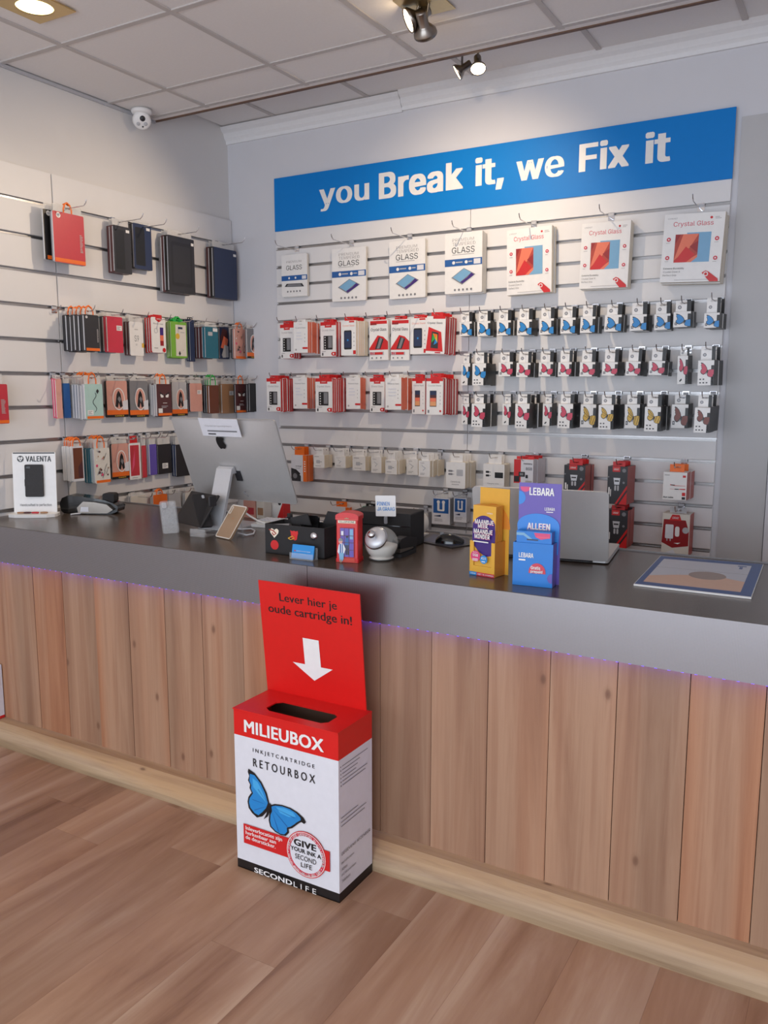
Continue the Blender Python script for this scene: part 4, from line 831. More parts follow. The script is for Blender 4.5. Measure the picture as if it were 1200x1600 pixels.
# --- card terminal lying on the counter
A = at_z(146, 801, CT)
t = thing('card_terminal', 'black and grey handheld card terminal lying beside the white display', 'card terminal', None, A, (0, 0, R(24)))
body = MB(); pf = [(-.135, .012), (-.12, .0), (.10, .0), (.13, .012), (.135, .035), (.11, .05), (.075, .062), (.03, .070), (-.04, .078), (-.10, .082), (-.128, .07), (-.14, .045)]
body.prism(pf, -.038, .042, 'glossblack', axis='y'); obj('body', body, t, bevel=.012)
obj('silver_shell', MB().prism([(-.045, .004), (.09, .006), (.118, .022), (.09, .046), (.03, .056), (-.02, .058), (-.05, .03)], -.056, -.036, 'steel', axis='y'), t, bevel=.007)
obj('screen', MB().prism([(-.035, .012), (.005, .012), (.004, .034), (-.03, .034)], -.0575, -.0555, 'paper', axis='y'), t)
obj('handle_knob', MB().prism(rrect(.055, .11, .05, .092, .012), -.02, .03, 'matblack', axis='y'), t, bevel=.006)
m = MB().tube([(-.03, -.05, .008), (-.035, -.062, .005), (-.055, -.07, .004), (-.066, -.085, .0035)], .0032, 'paper', 6)
obj('cord', m, t)

# --- all-in-one computer seen from behind
DT = R(22.4)
t = thing('desktop_computer', 'silver all-in-one computer seen from behind, with taped paper note', 'computer', None, (.745, -1.24, CT))
zb_ = 1.04-CT
D = MB(); D.prism(rrect(-.268, .268, 0, .37, .014), -.001, .006, 'alu', axis='y')
def bulge(u, v): return -.001-.026*max(0, (1-abs(u)**2.4))*max(0, (1-abs(v)**2.4))
vs = []; nU, nV = 22, 16
for j in range(nV+1):
    for i in range(nU+1):
        u, v = -1+2*i/nU, -1+2*j/nV; vs.append((u*.262, bulge(u, v)-.0002, .185+v*.179))
D.add(vs, [(j*(nU+1)+i, j*(nU+1)+i+1, (j+1)*(nU+1)+i+1, (j+1)*(nU+1)+i) for j in range(nV) for i in range(nU)], 'alu', True)
disp = obj('display', D, t, (0, 0, zb_), (DT, 0, 0))
bpy.context.view_layer.update()
MW = disp.matrix_world.copy(); MI = MW.inverted()
def on_disp(x, y, off=-.03):
    p0 = MW @ Vector((0, off, 0)); n = (MW.to_3x3() @ Vector((0, -1, 0))); v = ray(x, y); tt = (p0-CAM).dot(n)/v.dot(n)
    return MI @ (CAM+v*tt)
lc = on_disp(345.5, 693.5, -.028)
ap = [(.02, .62), (-.16, .68), (-.36, .62), (-.46, .36), (-.46, .04), (-.36, -.28), (-.2, -.5), (-.04, -.46), (.06, -.42), (.18, -.48), (.3, -.46), (.44, -.26), (.5, -.1), (.36, .02), (.3, .2), (.34, .38), (.44, .5), (.3, .64), (.14, .66)]
L_ = MB(); L_.poly([(lc.x+a*.046, lc.z+b*.046) for a, b in ap], -.0285, 'black'); L_.poly([(lc.x+a*.046, lc.z+b*.046) for a, b in ((.0, .72), (.02, .86), (.12, .98), (.24, 1.02), (.22, .86), (.12, .74))], -.0285, 'black')
obj('logo', L_, disp)
na, nb = on_disp(309, 653, -.03), on_disp(378, 682.5, -.03)
# stand: bent sheet from hinge to foot
hz = on_disp(355, 728, -.028); hw = MW @ hz
w2 = .036
m = MB(); hy = hw.y+1.24; hzz = hw.z-CT
pf = [(hy-.004, hzz), (hy-.02, hzz-.01), (-.185, .016), (-.185, .0), (.03, .0), (.03, .006), (-.172, .008), (-.014+hy, hzz-.03), (hy+.01, hzz-.028)]
m.prism(pf, hz.x-w2-.004, hz.x+w2+.004, 'alu_light', axis='x'); obj('stand', m, t, bevel=.003)
obj('foot', MB().prism(rrect(hz.x-.085, hz.x+.085, -.19, .035, .012), 0, .006, 'alu_light', axis='z'), t)
obj('stand_slot', MB().box(hz.x+.03, hz.x+.06, -.03, -.0275, hz.z-.065, hz.z-.02, 'charcoal'), disp)
m = MB(); m.tube([(hz.x+.06, -.03, .06), (hz.x+.075, -.06, .075), (hz.x+.085, -.05, .05)], .002, 'grey', 5); obj('power_cable', m, disp)
note = MB(); wn, hn = nb.x-na.x, na.z-nb.z
note.add([(0, 0, 0), (wn, 0, -.002), (wn, -.0006, -hn-.002), (0, -.0006, -hn)], [(3, 2, 1, 0)], 'paper')
pr = P(wn, hn, -.0012, 0, -hn); pr.text('Openingstijden', .13, .82, .52, .62, 'faint', .0); pr.lines(.16, .92, .24, .34, 1, 'grey', .8, False); pr.lines(.16, .36, .08, .16, 1, 'charcoal', .8, False)
nt_ = thing('paper_note', 'white paper note taped to the back of the silver computer', 'paper', note)
nt_.matrix_world = MW @ Matrix.Translation((na.x, -.0305, na.z)); obj('note_print', pr.m, nt_)

# --- phone cases on clear stands in front of the computer
def easel(mat, w_, lab):
    m = MB(); m.box(w_*.25, w_*.75, .012, .014, .004, .10, 'clear'); m.xf(mat)
    for u in (.3, .7):
        a = mat @ Vector((w_*u, .0155, .095)); f = mat @ Vector((w_*u, .0155, .0)); d_ = Vector((a.x-f.x, a.y-f.y, 0))
        m.tube([a, Vector((f.x+d_.x*1.25, f.y+d_.y*1.25, CT+.003))], .0022, 'clear', 6)
    c_ = mat @ Vector((w_/2, .02, 0)); c_.z = CT; m.xf(Matrix.Translation(-c_))
    thing('acrylic_easel', lab, 'stand', m, c_)
mat, w_ = slab((255, 835), (281, 833), (267, 785), .135, .01)
m = MB(); m.prism(rrect(0, w_, 0, .135, .01), 0, .008, 'clear', axis='y'); m.prism(rrect(.004, w_-.004, .004, .131, .008), .006, .007, 'glitter_clear', axis='y')
easel(mat, w_, 'clear easel propping up the clear phone case')
t = place(thing('clear_phone_case', 'clear phone case leaning by the black wallet case', 'phone case', m), mat)
obj('camera_ring', MB().prism(rrect(.008, .026, .105, .128, .005), -.002, .0, 'lightgrey', axis='y'), t)
# open black wallet case
S = at_z(314, 824, CT+.022)
t = thing('wallet_case', 'open black leather wallet case standing before the computer', 'phone case', None, S)
for nm, bl, br, tl, th_ in (('cover', (272, 814), (313.5, 824), (292, 767), .006), ('case_tray', (313.5, 824), (333.5, 822), (313, 773), .01)):
    mat, w_ = slab(bl, br, tl, .145, .006, z=CT+.022)
    q = MB().prism(rrect(0, w_, 0, .145, .006), 0, th_, 'leather', axis='y')
    if nm == 'case_tray': q.prism(rrect(w_*.7, w_*.9, .124, .138, .003), -.001, 0, 'lightgrey', axis='y')
    o = obj(nm, q, t); bpy.context.view_layer.update(); o.matrix_world = mat
    if nm == 'cover': up_ = Vector((mat[0][2], mat[1][2], mat[2][2]))
o = obj('spine', MB().tube([S-S, up_*.145], .005, 'leather', 8), t)
mat, w_ = slab((333, 824), (342, 822), (338, 776), .12, .006, z=CT+.03)
o = obj('clasp', MB().prism(rrect(-.004, w_, .08, .12, .006), .004, .01, 'charcoal', axis='y'), t); bpy.context.view_layer.update(); o.matrix_world = mat
A, an, w_ = frame_from((297, 838), (320, 840))
t = thing('acrylic_stand', 'empty clear acrylic stand under the black wallet case', 'stand', MB().box(0, w_, 0, .002, 0, .03, 'clear').box(0, w_, 0, .07, 0, .002, 'clear').box(0, w_, .0, .07, .020, .022, 'clear'), A, (0, 0, an))
mat, w_ = slab((336, 838), (359, 843), (357, 788), .142, .01, z=CT+.003)
m = MB(); m.prism(rrect(0, w_, 0, .142, .009), 0, .008, 'goldrim', axis='y')
easel(mat, w_, 'clear easel propping up the beige phone case')
t = place(thing('gold_phone_case', 'transparent beige phone case with pale rim, leaning back', 'phone case', m), mat)
q = rrect(0, w_, 0, .142, .009); qi = rrect(.004, w_-.004, .004, .138, .006)
rm = MB(); rm.add([(a, -.0006, b) for a, b in q]+[(a, -.0006, b) for a, b in qi], [(i, (i+1) % len(q), len(q)+(i+1) % len(q), len(q)+i) for i in range(len(q))], 'offwhite'); obj('rim', rm, t)
obj('camera_opening', MB().prism(rrect(.008, .018, .102, .134, .005), -.0016, .0, 'offwhite', axis='y').prism(rrect(.0105, .0155, .105, .131, .0024), -.002, -.0016, 'clay', axis='y'), t)
obj('emblem', MB().disc(w_/2, .085, .006, -.0007, 'tan'), t)
# white keyboard and cables
A, an, w_ = frame_from((366, 822), (416, 829))
t = thing('white_keyboard', 'white keyboard lying between the computer and black box', 'keyboard', MB().prism(rrect(0, .34, .02, .13, .008), 0, .012, 'white', axis='z').prism(rrect(.02, .30, .03, .12, .006), .012, .026, 'offwhite', axis='z'), (A.x+.07, A.y+.0, CT), (0, 0, R(6)))
km = MB().prism(rrect(0, .015, 0, .015, .002), 0, .003, 'paper', axis='z').mesh('key')
for i in range(14):
    for j in range(4): obj('key', km, t, (.025+i*.019, .034+j*.0205, .026))
P_ = lambda x, y, z: at_z(x, y, CT+z)
t = thing('white_cable', 'white cable looping over the keyboard beside the computer stand', 'cable', MB().tube([P_(372, 792, .055), P_(378, 797, .055), P_(390, 806, .05), P_(405, 815, .04), P_(415, 818, .035)], .004, 'white', 8))
lp = [(372, 833, .006), (385, 836, .006), (396, 834, .006), (398, 829, .006), (392, 826, .006), (378, 827, .006), (369, 826, .006)]
thing('coiled_cable', 'white cable loop on the worktop beside the beige phone case', 'cable', MB().tube([P_(*q_) for q_ in lp], .0032, 'paper', 8))
# small cartons behind the computer
for (bl, br, h, c_, lab) in (((381, 808), (399, 810), .075, 'pinkskin', 'small pink carton behind the computer stand'), ((401, 810), (414, 811), .08, 'offwhite', 'small cream carton behind the white keyboard'), ((424, 808), (446, 809), .085, 'white', 'white and red carton behind the black open box')):
    A, an, w_ = frame_from(bl, br); an = 0
    m = MB().box(0, w_, 0, .05, 0, h, c_, right='red' if c_ == 'white' else None)
    if c_ == 'white': m.poly([(w_*.5, 0), (w_, 0), (w_, h*.9)], -.0003, 'red'); m.disc(w_*.7, h*.75, .008, -.0006, 'charcoal')
    else: m.rect(w_*.15, w_*.85, h*.2, h*.6, -.0003, 'case_red' if c_ == 'pinkskin' else 'tan')
    t = thing('small_carton', lab, 'box', m, A, (0, 0, an)); obj('flap', MB().box(.001, w_-.001, .002, .048, h, h+.002, c_), t)

# --- black open box with badges
A, an, w_ = frame_from((415, 864), (507, 874)); h = .103; dp = .115
t = thing('black_box', 'open black box with badges and a red dot, holding odds and ends', 'box', None, A, (0, 0, an)); bb = t
m = MB(); th = .004
for q in ((0, w_, 0, th), (0, w_, dp-th, dp), (0, th, th, dp-th), (w_-th, w_, th, dp-th)): m.box(*q, 0, h, 'matblack')
m.box(0, w_, 0, dp, 0, .004, 'matblack'); obj('tray', m, t, bevel=.001)
obj('lid_flap', MB().prism([(.075, h-.002), (.155, h-.002), (.14, h+.036), (.07, h+.018)], .05, .054, 'matblack', axis='y'), t)
obj('side_flap', MB().prism([(.17, h-.002), (w_+.03, h-.002), (w_+.025, h+.038), (.19, h+.042)], .10, .104, 'matblack', axis='y'), t)
hb = [(0, -.5), (.45, -.02), (.5, .25), (.3, .42), (.08, .34), (0, .22), (-.08, .34), (-.3, .42), (-.5, .25), (-.45, -.02)]
U = w_/92
m = MB(); cx_, cz_ = 15*U, .074
m.poly([(cx_+a*.036, cz_+b*.036) for a, b in hb], -.0012, 'cream'); m.tube([(cx_-.020, -.003, cz_+.010), (cx_-.004, -.004, cz_+.008), (cx_+.008, -.003, cz_-.002), (cx_-.002, -.003, cz_-.008), (cx_-.008, -.003, cz_)], .0018, 'rust', 6)
obj('heart_badge', m, t)
m = MB(); cx_ = 46*U; cz_ = .072
m.poly([(cx_+a*.036, cz_+b*.036) for a, b in ((-.42, .45), (-.2, .36), (0, .42), (.2, .36), (.42, .44), (.46, .2), (.36, -.1), (.32, -.4), (.1, -.5), (-.1, -.42), (-.3, -.3), (-.34, .1))], -.0012, 'red'); m.tube([(cx_-.022, -.003, cz_-.012), (cx_-.004, -.004, cz_-.003), (cx_+.004, -.003, cz_-.010), (cx_-.012, -.003, cz_-.016), (cx_-.022, -.003, cz_-.012)], .0016, 'ochre', 6)
obj('red_badge', m, t)
m = MB(); m.lathe([(0, .006), (.006, .006), (.012, .004), (.014, 0)], 'chrome', 20); m.xf(Matrix.Translation((76*U, 0, .074)) @ Matrix.Rotation(R(90), 4, 'X')); obj('metal_badge', m, t)
obj('red_dot', MB().disc(15*U, .032, .0165, -.0008, 'red', 28), t)
# contents
thing('grey_roll', 'grey paper roll lying in the black open box', 'roll', MB().tube([(-.03, 0, 0), (.03, .02, .004)], .016, 'grey', 14), (A.x+.040, A.y+.030, CT+.082))
for k, (lx, ly, s_, lab) in enumerate(((.125, .088, .052, 'black phone lying in the black open box'),)):
    thing('black_phone', lab, 'phone', MB().prism(rrect(-.035, .035, -.06, .06, .008), -.004, .004, 'glossblack', axis='y'), (A.x+lx, A.y+ly, CT+.069), (R(-6), R(0), an))
thing('black_bottle', 'small black capped bottle by the corner of the black box', 'bottle', MB().lathe([(0, 0), (.011, 0), (.011, .092), (.007, .1), (.007, .104), (.010, .105), (.010, .122), (0, .123)], 'matblack', 14), (A.x+.012, A.y+dp+.012, CT))
# blue card in a clear holder
A, an, w_ = frame_from((454, 873), (488, 877))
t = thing('card_holder', 'clear business card holder with blue card before the black box', 'card holder', MB().box(-.002, w_+.004, -.003, -.001, 0, .022, 'clear').box(-.002, w_+.004, -.001, .026, 0, .002, 'clear').box(-.002, w_+.004, .024, .026, 0, .04, 'clear'), A, (0, 0, an))
t = thing('business_card', 'blue business card standing in the clear holder', 'card', MB().prism(rrect(0, w_, 0, .046, .003), 0, .004, 'skyblue', axis='y'), A+Vector((0, .004, .003)), (R(-12), R(0), an))
pr = P(w_, .046, -.0004, 0, 0); pr.text('telefoonwinkel', .2, .85, .5, .58, 'paper', .0); pr.disc(.14, .54, .03, 'red', 8); pr.lines(.3, .7, .3, .36, 1, 'lightblue', .5, False); obj('card_print', pr.m, t)

# --- red telephone box tin
A, an, w_ = frame_from((524.5, 878), (560, 880)); h = .162
t = thing('telephone_box_tin', 'small red telephone box tin with a boy printed on it', 'tin', None, A, (0, 0, an))
m = MB(); dpt = .06
m.prism(rrect(0, w_, 0, dpt, .004), 0, .012, 'red', axis='z'); m.prism(rrect(.002, w_-.002, .002, dpt-.002, .004), .012, h-.022, 'red', axis='z')
arc = [(0, h-.022), (w_, h-.022), (w_, h-.010)]+[(w_/2+w_/2*math.cos(a), h-.010+.012*math.sin(a)) for a in [R(15*i) for i in range(1, 12)]]+[(0, h-.010)]
m.prism(arc, 0, dpt, 'red', axis='y'); obj('tin_body', m, t)
pr = P(w_, h, -.0008, 0, 0)
pr.rect(.12, .88, .80, .855, 'cream'); pr.text('TELEPHONE', .15, .85, .808, .847, 'black', .02); pr.poly([(.40, .885), (.60, .885), (.60, .905), (.55, .90), (.5, .92), (.45, .90), (.40, .905)], 'tan')
for v in (.0, .775, .87): pr.rect(.06, .94, v+.012, v+.017, 'salmon')
pr.rect(.2, .82, .11, .71, 'darkred'); pr.rect(.22, .80, .12, .70, 'lilac')
pr.rect(.26, .36, .55, .64, 'paper'); pr.rect(.64, .78, .48, .68, 'lightblue'); pr.rect(.42, .6, .3, .36, 'navy'); pr.poly([(.42, .36), (.62, .36), (.60, .48), (.54, .52), (.46, .5)], 'blue'); pr.disc(.52, .53, .055, 'black', 10); pr.rect(.45, .51, .16, .3, 'black'); pr.rect(.53, .59, .16, .3, 'black')
for u in (.40, .60): pr.rect(u-.008, u+.008, .12, .70, 'rosewood')
for v in (.26, .41, .55): pr.rect(.22, .80, v-.005, v+.005, 'rosewood')
for k in range(3): pr.rect(.3, .85, .035+.022*k, .042+.022*k, 'salmon')
pr.poly([(.10, .22), (.16, .36), (.24, .40), (.36, .38), (.46, .28), (.40, .20), (.36, .16), (.14, .18)], 'paper'); pr.disc(.24, .43, .09, 'pinkskin', 12); pr.poly([(.14, .44), (.18, .49), (.28, .50), (.35, .46), (.36, .44)], 'grey'); pr.poly([(.16, .2), (.38, .2), (.37, .08), (.30, .02), (.20, .02)], 'lightblue'); pr.rect(.2, .26, .2, .38, 'blue'); pr.rect(.3, .34, .2, .38, 'blue'); pr.rect(.22, .28, .0, .06, 'tan')
obj('tin_print', pr.m, t)

# --- glass jar with tilted chrome lid
A = at_z(596, 874, CT); r_ = .056
t = thing('glass_jar', 'round glass jar with tilted chrome lid beside the telephone tin', 'jar', None, (A.x, A.y, CT))
pf = [(.0, .0), (.03, .0), (.042, .005)]+[(r_*math.cos(a), .054+r_*math.sin(a)) for a in [R(x) for x in range(-55, 91, 9)]]
obj('jar_body', MB().lathe(pf, 'jar_glass', 32), t)
obj('contents', MB().lathe([(.0, .003), (.03, .003), (.041, .008)]+[(.053*math.cos(a), .054+.053*math.sin(a)) for a in [R(x) for x in range(-52, -3, 8)]]+[(.03, .053), (.0, .056)], 'salt', 28), t)
nv = Vector((.07, -.86, .50)).normalized(); Q = nv.to_track_quat('Z', 'Y').to_matrix().to_4x4()
Lm = MB(); Lm.lathe([(.0395, -.006), (.0395, -.001), (.037, .001)], 'chrome', 32); Lm.lathe([(0, .012), (.012, .012), (.026, .009), (.034, .004), (.037, .0), (.0375, -.004), (.035, -.006)], 'alu_light', 32); Lm.lathe([(0, .042), (.009, .041), (.0135, .035), (.0135, .028), (.009, .021), (.007, .010)], 'chrome', 20)
lid = obj('lid', Lm, t); lid.matrix_local = Matrix.Translation(Vector((0, 0, .054))+nv*.052) @ Q
rg = obj('neck_ring', MB().lathe([(.037, -.012), (.0385, -.008), (.0385, -.004), (.036, -.002)], 'clear', 32), t); rg.matrix_local = Matrix.Translation(Vector((0, 0, .054))+nv*.052) @ Q

# --- black card machine box with the payment sign
A, an, w_ = frame_from((548, 852), (640, 856)); A = at_z(548, 850, CT)
t = thing('black_cash_box', 'black cash box standing behind the glass jar', 'box', None, A, (0, 0, R(6)))
tr = at_y(641, 804, A.y+.02); w_ = (at_y(641, 830, A.y+.02).x-A.x); h = tr.z-CT
obj('case', MB().prism(rrect(0, w_, 0, h, .006), 0, .13, 'matblack', axis='y'), t, bevel=.002)
obj('lid_edge', MB().box(.002, w_-.002, -.002, .0, h*.62, h*.64, 'glossblack'), t)
S = at_y(603, 812, A.y-.004)
sg = thing('payment_sign', 'small square white sign about card payment clipped on the cash box', 'sign', None, (S.x, A.y-.002, S.z), (0, R(-1.5), R(14)))
obj('clip', MB().prism(rrect(-.006, .006, -.014, .012, .004), -.008, -.001, 'grey', axis='y'), sg)
obj('card', MB().prism(rrect(-.037, .037, .012, .086, .003), -.003, .0, 'charcoal', axis='y', cap='white'), sg)
pr = P(.074, .074, -.0034, -.037, .012); pr.text('PINNEN', .08, .70, .52, .70, 'signblue', .012); pr.text('JA GRAAG', .08, .95, .27, .45, 'skyblue', .012); obj('sign_print', pr.m, sg)
# stapler
A, an, w_ = frame_from((627, 872), (668, 856))
t = thing('stapler', 'black stapler lying between the glass jar and mouse mat', 'stapler', None, A, (0, 0, an))
obj('base', MB().prism(rrect(0, .125, 0, .034, .012), 0, .012, 'matblack', axis='z'), t, bevel=.003)
obj('magazine', MB().box(.004, .115, .006, .028, .016, .028, 'steel'), t)
obj('arm', MB().prism([(-.004, .040), (.0, .030), (.118, .022), (.126, .034), (.120, .052), (.05, .066), (.008, .064), (-.004, .056)], .002, .032, 'black', axis='y'), t, bevel=.005)
obj('hinge', MB().box(.105, .122, .004, .03, .010, .03, 'matblack'), t)
# router behind
A = at_z(650, 838, CT)
t = thing('white_router', 'round white router behind the black cash box', 'router', None, (A.x, A.y+.02, CT))
m = MB(); m.lathe([(0, 0), (.045, 0), (.048, .012), (.045, .024), (0, .026)], 'offwhite', 28); m.xf(Matrix.Translation((0, 0, .046)) @ Matrix.Rotation(R(72), 4, 'X')); obj('case', m, t)
m = MB(); m.lathe([(.030, .0265), (.032, .0275), (.034, .0265)], 'grey', 28); m.xf(Matrix.Translation((0, 0, .046)) @ Matrix.Rotation(R(72), 4, 'X')); obj('trim_ring', m, t)
obj('foot', MB().box(-.03, .03, -.02, .03, 0, .008, 'offwhite'), t)
# mouse mat and mouse
pts_ = [at_z(*q, CT) for q in ((652, 846), (706, 857), (737, 852), (732, 841), (672, 834))]; c_ = sum(pts_, Vector())/5
t = thing('mouse_mat', 'dark mouse mat under the black mouse beside the laptop', 'mouse mat', None, (c_.x, c_.y, CT))
obj('mat', MB().prism([(p.x-c_.x, p.y-c_.y) for p in pts_], 0, .003, 'charcoal', axis='z'), t)
obj('mat_print', MB().prism([((p.x-c_.x)*.8, (p.y-c_.y)*.8) for p in pts_], .003, .0032, 'navy', axis='z'), t)
A = at_z(703, 848, CT+.003)
t = thing('computer_mouse', 'black computer mouse lying on the dark mouse mat', 'mouse', None, A, (0, 0, R(20)))
m = MB(); rings = []
nL, nA = 12, 14
for i in range(nL+1):
    u = i/nL; x = -.052+.104*u; wd = .031*math.sin(math.pi*(.06+.88*u))**.5; ht = .036*math.sin(math.pi*(.08+.84*u**.85))**.7
    rings.append([(x, wd*math.cos(a), max(0, ht*math.sin(a))) for a in [math.pi*k/(nA-1) for k in range(nA)]])
m.add([v for r2 in rings for v in r2], [(i*nA+k, i*nA+k+1, (i+1)*nA+k+1, (i+1)*nA+k) for i in range(nL) for k in range(nA-1)], 'glossblack', True); m.add(rings[0], [tuple(range(nA))], 'glossblack'); m.add(rings[-1], [tuple(range(nA))], 'glossblack')
obj('shell', m, t); obj('scroll_wheel', MB().tube([(-.03, -.004, .033), (-.03, .004, .033)], .007, 'grey', 12), t)
obj('base', MB().prism(rrect(-.05, .05, -.026, .026, .02), -.0005, .003, 'matblack', axis='z'), t)

# --- laptop seen from behind
HR = at_z(950.6, 883, CT); ang = R(7.5); lw_ = .44
t = thing('laptop', 'open silver laptop seen from behind, next to the leaflet stands', 'laptop', None, (HR.x-lw_*math.cos(ang), HR.y-lw_*math.sin(ang), CT), (0, 0, ang))
obj('lid', MB().prism(rrect(0, lw_, 0, .238, .014), -.005, .003, 'alu', axis='y'), t, (0, .002, .012), (R(14), 0, 0), bevel=.002)
obj('base', MB().prism(rrect(.002, lw_-.002, .004, .30, .014), .004, .018, 'alu', axis='z'), t, bevel=.002)
obj('keyboard', MB().prism(rrect(.04, lw_-.04, .05, .16, .004), .018, .019, 'black', axis='z'), t)
obj('hinge', MB().tube([(.05, .006, .012), (lw_-.05, .006, .012)], .008, 'charcoal', 10), t)
m = MB()
for x in (.03, lw_-.03):
    for y in (.03, .27): m.lathe([(0, 0), (.008, 0), (.008, .004), (0, .004)], 'matblack', 10, (x, y, 0))
obj('rubber_feet', m, t)

# --- yellow leaflet stand
A, an, w_ = frame_from((733.5, 897), (775, 906)); an = max(an, R(-9)); w_ = .088
t = thing('yellow_leaflet_stand', 'tall yellow leaflet stand left of the blue one', 'leaflet stand', None, A, (0, 0, an)); dp = .062
obj('back_card', MB().box(-.004, w_+.012, dp-.002, dp, 0, .262, 'ochre').poly([(w_*.5+.06*math.cos(a), .14+.075*math.sin(a)) for a in [R(12*i) for i in range(16)]], dp-.0025, 'ochre2'), t, (0, 0, 0), (R(0), 0, 0))
pc = MB(); pc.box(0, w_, 0, .002, 0, .03, 'ochre'); pc.box(0, .014, 0, .002, .03, .105, 'ochre'); pc.box(w_-.012, w_, 0, .002, .03, .105, 'ochre'); pc.box(w_-.002, w_, .002, dp-.002, 0, .105, 'ochre2'); pc.box(0, .002, .002, dp-.002, 0, .105, 'ochre'); pc.box(0, w_, .002, dp, 0, .002, 'ochre')
obj('pocket', pc, t)
pr = P(w_, .105, -.0006, 0, 0); pr.rect(0, .30, 0, .10, 'skyblue'); pr.text('LEBARA', .05, .26, .03, .07, 'white', .02); pr.rect(.30, 1, 0, .10, 'crimson'); pr.text('NIET TE STOPPEN', .34, .97, .03, .07, 'white', .03); obj('pocket_print', pr.m, t)
for k in range(5):
    lb = 'front yellow and purple leaflet in the yellow stand' if k == 0 else f'{ORD[k]} leaflet from the front in the yellow stand'
    l = thing('leaflet', lb, 'leaflet', MB().box(.004, w_-.004, 0, .006, .003, .213, 'ochre2', front='ochre'), A, (0, 0, an), 'leaflets in the yellow stand' if k == 0 else 'leaflets behind the front one in the yellow stand')
    l.matrix_world = Matrix.Translation(A) @ Matrix.Rotation(an, 4, 'Z') @ Matrix.Translation((0, .0035+k*.0085, 0)) @ Matrix.Rotation(R(-2), 4, 'X')
    if k == 0:
        pr = P(w_-.008, .21, -.0004, .004, .003)
        pr.poly([(0, .62)]+[(.5-.56*math.cos(R(a)), .62+.24*math.sin(R(a))) for a in range(28, 153, 8)]+[(1, .62), (1, .30), (.6, .27), (.3, .33), (0, .45)], 'violet')
        for s_, v0, v1, a, b in (('MAANDJE', .735, .80, .10, .93), ('MEER,', .67, .735, .26, .72), ('MAANDJE', .60, .665, .10, .93), ('MINDER', .53, .595, .16, .83)):
            pr.text(s_, a-.012, b-.012, v0-.008, v1-.008, 'magenta', .032); pr.text(s_, a, b, v0, v1, 'white', .032)
        pr.lines(.12, .78, .475, .495, 1, 'white', .8, False); pr.text('Lebara', .68, .92, .895, .92, 'white', .0)
        pr.disc(.24, .27, .21, 'magenta', 24); pr.text('5GB', .12, .36, .265, .305, 'white', .03); pr.lines(.12, .36, .20, .24, 2, 'white', .5, False); pr.text('Bellen', .14, .34, .32, .335, 'white', .0)
        pr.disc(.62, .235, .16, 'skyblue', 24); pr.text('€10', .52, .72, .235, .27, 'white', .03); pr.lines(.54, .7, .195, .215, 1, 'white', .6, False)
        obj('leaflet_print', pr.m, l)
# --- blue leaflet stand
A, an, w_ = frame_from((800.5, 913), (859.5, 919)); an = max(an, R(-6)); w_ = .116; dp = .05
t = thing('blue_leaflet_stand', 'tall blue and purple leaflet stand beside the laptop', 'leaflet stand', None, A, (0, 0, an))
bc = obj('back_card', MB().box(.0, w_+.008, dp-.002, dp, 0, .292, 'lilac'), t)
pr = P(w_+.008, .292, dp-.0024, 0, 0)
pr.disc(.15, .96, .12, 'magenta', 14, a0=math.pi, a1=2*math.pi); pr.disc(0, .85, .16, 'lebmid', 14, a0=-math.pi/2, a1=math.pi/2); pr.text('LEBARA', .25, .83, .88, .955, 'white', .035); pr.text('LEBARA', .62, .86, .735, .765, 'white', .02); pr.lines(.66, .82, .715, .725, 1, 'white', .8, False)
pr.poly([(.02, .3)]+[(.48-.5*math.cos(R(a)), .58+.12*math.sin(R(a))) for a in range(0, 181, 12)]+[(.96, .3)], 'lebmid'); pr.text('ALLEEN', .215, .755, .535, .60, 'magenta', .04); pr.text('ALLEEN', .225, .765, .54, .605, 'white', .035); obj('back_print', pr.m, bc)
pc = MB(); pc.box(0, w_, 0, .002, 0, .125, 'lebblue'); pc.box(w_-.002, w_, .002, dp-.002, 0, .125, 'lebmid', right='lilac'); pc.box(0, .002, .002, dp-.002, 0, .125, 'lebblue'); pc.box(0, w_, .002, dp, 0, .002, 'lebblue')
obj('pocket', pc, t)
pr = P(w_, .125, -.0004, 0, 0); pr.text('LEBARA', .15, .52, .66, .77, 'white', .03); pr.lines(.15, .32, .58, .63, 1, 'white', .7, False); pr.disc(.62, .34, .21, 'crimson', 16, a0=0, a1=math.pi, rz=.026); pr.rect(.41, .83, .31, .345, 'crimson'); pr.text('Gratis', .46, .70, .40, .48, 'white', .03); pr.text('prepaid', .46, .76, .31, .39, 'white', .03); pr.disc(1, .22, .12, 'lilac', 12, a0=math.pi/2, a1=1.5*math.pi); obj('pocket_print', pr.m, t)
for k in range(4):
    lb = 'front blue sim card leaflet in the blue stand' if k == 0 else f'{ORD[k]} leaflet from the front in the blue stand'
    l = thing('sim_leaflet', lb, 'leaflet', MB().box(.008, w_-.006, .004+k*.009, .010+k*.009, .003, .158, 'lebblue', right='lilac'), A, (0, 0, an), 'front leaflet of the blue stand' if k == 0 else 'leaflets behind the front one in the blue stand')
    if k == 0:
        pr = P(w_-.014, .155, .0036, .008, .003); pr.poly([(0, .97), (.22, .97), (.46, .86), (.40, .84), (.2, .92), (0, .92)], 'lightblue'); pr.poly([(.5, .98), (.96, .98), (.96, .90), (.7, .86), (.55, .9)], 'magenta'); pr.lines(.58, .94, .88, .93, 1, 'pink', .6, False); pr.rect(.30, .62, .835, .86, 'navy'); obj('leaflet_print', pr.m, l)
